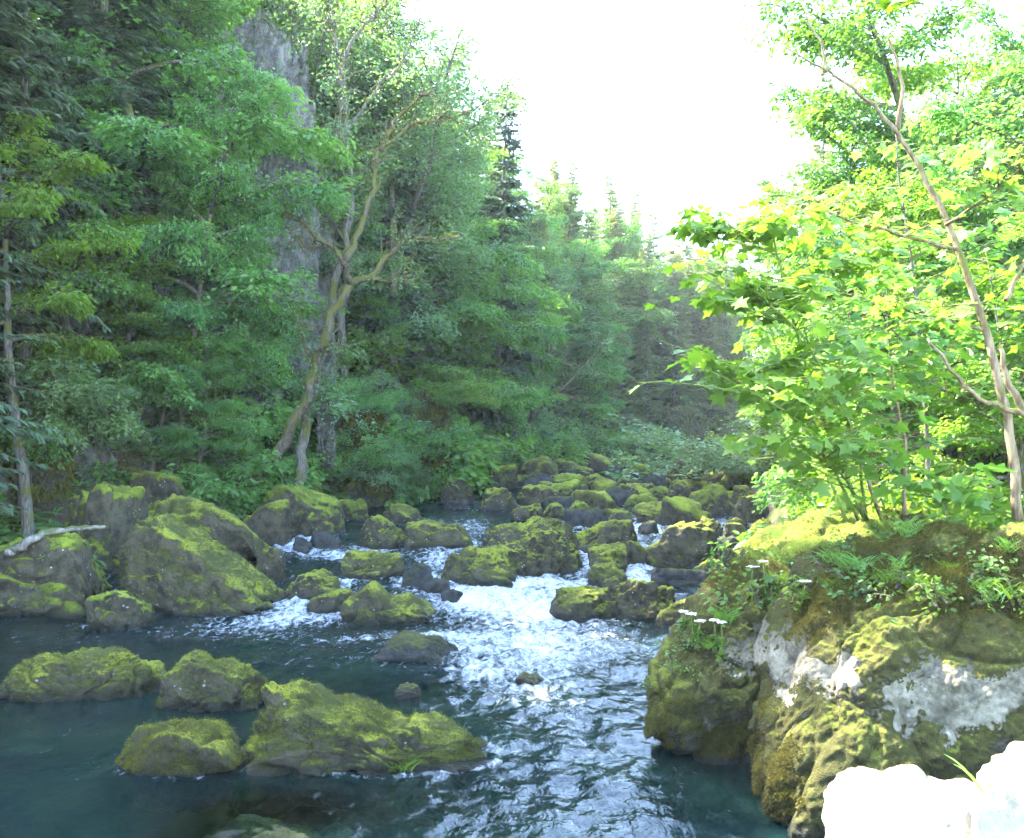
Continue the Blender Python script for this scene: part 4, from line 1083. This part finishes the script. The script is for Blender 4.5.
def set_on(name, me, px, py, trees, label, cat, group=None, s=1.0, rz=0.0):
    h = drop_ray(px, py, trees)
    if h is None: return None
    o = tag(link(name, me, None, tuple(h[0])), label, cat, group)
    o.scale = (s, s, s); o.rotation_euler = (0, 0, rz)
    return o
set_on('grass_tuft', TUFT[0], 402, 712, BF, 'bright grass tuft on the back edge of the longest pool boulder', 'grass', None, .85)
set_on('grass_tuft', TUFT[1], 402, 768, BF, 'small grass tuft low on the tail of the longest pool boulder', 'grass', None, .75)
set_on('grass_tuft', tuft(519, 7, .16, .05, 'grass', .05), 985, 786, BV, 'few curled grass blades on the white sunlit rock', 'grass', None, .8)
GR = 'grass tufts on the near boulders'
for k in range(24):
    px = r.uniform(690, 1020); py = r.uniform(515, 600) + (50 if px < 760 else 0)
    set_on('grass_tuft', TUFT[k % 3], px, py, BV, 'grass tuft among the herbs covering the near boulder tops', 'grass', GR, r.uniform(.35, .85), r.random() * 6)
HERB = [shrub(701 + k, .28, .2, 9, 160, .07, 'fern', 'oval', .5, .4, .05) for k in range(3)]
for k in range(42):
    t = r.random()
    if t < .2: px, py = r.uniform(650, 720), r.uniform(600, 690)
    else: px, py = r.uniform(730, 1024), r.uniform(505, 590)
    h = drop_ray(px, py, BV)
    if h is None: continue
    plant('herb', HERB[k % 3], SP, h[0][0], h[0][1], 'leafy herb among those sprouting from the near boulder tops', 'plant', 'herbs on the near boulders', r.uniform(.45, .9) * (.6 if t < .2 else 1), None, r.random() * 6, h[0][2])
for k in range(40):
    y = r.uniform(8.4, 12); x = r.uniform(3.2, 6.8)
    plant('herb', HERB[k % 3], SP, x, y, 'leafy herb among those on the right bank under the saplings', 'plant', 'herbs under the saplings', r.uniform(1.2, 2.6), None, r.random() * 6, max(g1(x, y), 1.25))
for k in range(34):
    y = r.uniform(12, 26); x = float(edge_l(y)) - r.uniform(.2, 3.0)
    tag(link('fern', FERN[k % 2], None, (x, y, g1(x, y))), 'fern among those sprouting along the shaded bank', 'fern', 'ferns along the shaded bank').rotation_euler = (0, 0, k)
BL = [bvh_of(o) for o in LEFT2]
# moss strands on the nearest boulders
def moss_on(o, n, ln, seed, lo=.05, hang=.7, pale=None, mat='moss'):
    r = np.random.default_rng(seed); me = o.data
    V = np.empty(len(me.vertices) * 3, np.float32); me.vertices.foreach_get('co', V); V = V.reshape(-1, 3)
    N = np.empty(len(me.vertices) * 3, np.float32); me.vertices.foreach_get('normal', N); N = N.reshape(-1, 3)
    ok = np.where((V[:, 2] > lo) & (N[:, 1] < .45))[0]
    P0 = V + np.array(o.location)
    m = fbm(P0[ok] * 2.2, 3, seed) + .5 * N[ok, 2] - .02
    if pale: m -= 1.3 * np.exp(-((V[ok, 2] - pale[0] - .5 * fbm(P0[ok] * 1.1, 3, 91)) / pale[1]) ** 2)
    ok = ok[m > 0]
    i = r.choice(ok, n)
    mb = MB()
    C = V[i] + r.normal(size=(n, 3)) * .006
    D = unit(N[i] * .8 + np.array([0, 0, -hang]) + r.normal(size=(n, 3)) * .45)
    tone = np.clip(.4 + .5 * fbm(P0[i] * 3.5, 3, seed + 1) + r.normal(size=n) * .12 + .2 * N[i][:, 2], 0, 1)
    mb.leaves(C, D, unit(np.cross(D, r.normal(size=(n, 3)))), ln * r.uniform(.5, 1.4, n), tone, 'diamond', .35)
    link('moss', mb.mesh('moss', M[mat], False), o)
for q in WALLS: moss_on(q, 16000, .16, 30, .1, 1.6)
moss_on(ra, 80000, .022, 1, pale=(.85, .28), mat='moss_brown'); moss_on(rb, 110000, .022, 2, pale=(.9, .5), mat='moss_brown'); moss_on(rc, 30000, .022, 3)
for k, o in enumerate((fa, fb, fc, fd)): moss_on(o, 8000 if o is not fd else 18000, .018, 10 + k, .03, .2)
moss_on(big, 5000, .03, 20, .1, .3)
# far grassy shore
mb = MB(); n = 9000
y = r.uniform(42, 58, n); x = edge_l(y) + r.uniform(-2.2, .9, n)
mb.leaves(np.stack([x, y, ground_z(x, y) - .02], 1), unit(np.stack([r.normal(size=n) * .3, r.normal(size=n) * .3, np.ones(n)], 1)), unit(r.normal(size=(n, 3)) * np.array([1, 1, .1])), r.uniform(.25, .6, n), r.random(n), 'diamond', .12)
tag(link('shore_grass', mb.mesh('shore_grass', M['grass'], False)), 'strip of bright green grass on the far shore below the arching tree', 'grass', kind='stuff')
# undergrowth on the shaded slope and the right bank
mb = MB(); n = 60000
y = r.uniform(12, 62, n); x = edge_l(y) - r.uniform(.4, 9, n); z = ground_z(x, y); P = np.stack([x, y, z], 1)
ok = fbm(P * .8, 3, 55) > -.05
P = P[ok]; n = len(P)
mb.leaves(P + np.array([0, 0, .05]) + r.normal(size=(n, 3)) * np.array([.1, .1, .15]), unit(r.normal(size=(n, 3)) + np.array([.5, -.3, 0])), unit(UP[None] + r.normal(size=(n, 3)) * .6), r.uniform(.07, .2, n) * (1 + P[:, 1] * .01), r.random(n), 'diamond', .6)
tag(link('undergrowth', mb.mesh('undergrowth', M['beech'], False)), 'low leafy undergrowth covering the shaded slope', 'undergrowth', kind='stuff')
mb = MB(); n = 26000
y = r.uniform(8.5, 40, n); x = edge_r(y) + r.uniform(.9, 6, n); z = ground_z(x, y); P = np.stack([x, y, z], 1)
mb.leaves(P + np.array([0, 0, .06]) + r.normal(size=(n, 3)) * np.array([.1, .1, .12]), unit(r.normal(size=(n, 3)) + np.array([-.5, -.3, 0])), unit(UP[None] + r.normal(size=(n, 3)) * .6), r.uniform(.06, .16, n), r.random(n), 'diamond', .6)
tag(link('undergrowth', mb.mesh('undergrowth', M['spring'], False)), 'bright low undergrowth covering the right bank', 'undergrowth', kind='stuff')

# --- fallen wood
def log(name, pts, ra_, rb_, label, cat, mat='deadwood', twigs=()):
    p = px3(pts); c = p.mean(0); mb = MB(); q = smooth(p) - c
    q[1:-1] += np.random.default_rng(3).normal(size=(len(q) - 2, 3)) * ra_ * .25
    mb.tube(q, np.linspace(ra_, rb_, len(q)), 8)
    o = tag(link(name, mb.mesh(name, M[mat]), None, tuple(c)), label, cat)
    return o
log('fallen_branch', [(a_, b_ - 3, (lambda h: h[0][1] - .08 if h else 14)(drop_ray(a_, b_, BL))) for a_, b_ in ((8, 556), (20, 549), (35, 540), (60, 534), (85, 531), (106, 530))], .075, .03, 'bleached fallen branch lying across the wide furrowed boulder', 'branch')
log('broken_stump', [(628, 482, 41), (630, 470, 41), (634, 458, 41)], .2, .11, 'pale broken stump standing among the far stones', 'stump', 'bark_pale')
# ------------------------------------------------------------------ camera, light, sky
cam = bpy.data.cameras.new('camera'); co = link('camera', cam, None, (0, 0, CAMZ))
co.rotation_euler = (R(90), 0, 0)
cam.sensor_width = 36; cam.lens = 36 * F / 1024; cam.shift_y = (HY - 419) / 1024; cam.clip_end = 1000; cam.clip_start = .05
sc.camera = co
AZ, EL = -62, 50       # sun direction: degrees from straight ahead (negative: to the left), height
sd = Vector((math.sin(R(AZ)) * math.cos(R(EL)), math.cos(R(AZ)) * math.cos(R(EL)), math.sin(R(EL))))
sun = bpy.data.lights.new('sun', 'SUN'); sun.energy = 3.0; sun.angle = R(.5); sun.color = (1, .93, .82)
so = link('sun', sun, None, (-20, 20, 40)); so.rotation_euler = (-sd).to_track_quat('-Z', 'Y').to_euler()
w = bpy.data.worlds.new('World'); sc.world = w; w.use_nodes = True
nt = w.node_tree; bg = nt.nodes['Background']
sky = nt.nodes.new('ShaderNodeTexSky'); sky.sky_type = 'NISHITA'; sky.sun_disc = False
sky.sun_elevation = R(EL); sky.sun_rotation = R(AZ); sky.dust_density = 0.8
nt.links.new(sky.outputs[0], bg.inputs[0]); bg.inputs[1].default_value = .15
sc.view_settings.view_transform = 'Standard'; sc.view_settings.look = 'None'
sc.view_settings.exposure = 4.1; sc.view_settings.gamma = 1; sc.view_settings.use_curve_mapping = False
sc.render.engine = 'CYCLES'
cy = sc.cycles
cy.use_denoising = True; cy.denoiser = 'OPENIMAGEDENOISE'; cy.denoising_prefilter = 'ACCURATE'
cy.max_bounces = 7; cy.diffuse_bounces = 3; cy.glossy_bounces = 3; cy.transmission_bounces = 4; cy.transparent_max_bounces = 8; cy.volume_bounces = 0
cy.caustics_reflective = False; cy.caustics_refractive = False; cy.sample_clamp_indirect = 8
cy.use_adaptive_sampling = True; cy.adaptive_threshold = .03

def haze_mat():
    m = bpy.data.materials.new('valley_haze'); m.use_nodes = True; t = m.node_tree; t.nodes.clear()
    v = t.nodes.new('ShaderNodeVolumePrincipled'); v.inputs['Color'].default_value = (.9, .95, 1, 1); v.inputs['Density'].default_value = .00055; v.inputs['Anisotropy'].default_value = .0
    o = t.nodes.new('ShaderNodeOutputMaterial'); t.links.new(v.outputs[0], o.inputs['Volume'])
    return m
bm = bmesh.new(); bmesh.ops.create_cube(bm, size=1)
for v in bm.verts: v.co = Vector((v.co.x * 200, v.co.y * 150 + 57, v.co.z * 52 + 20))
me = bpy.data.meshes.new('haze'); bm.to_mesh(me); bm.free(); me.materials.append(haze_mat())
tag(link('haze', me), kind='stuff')
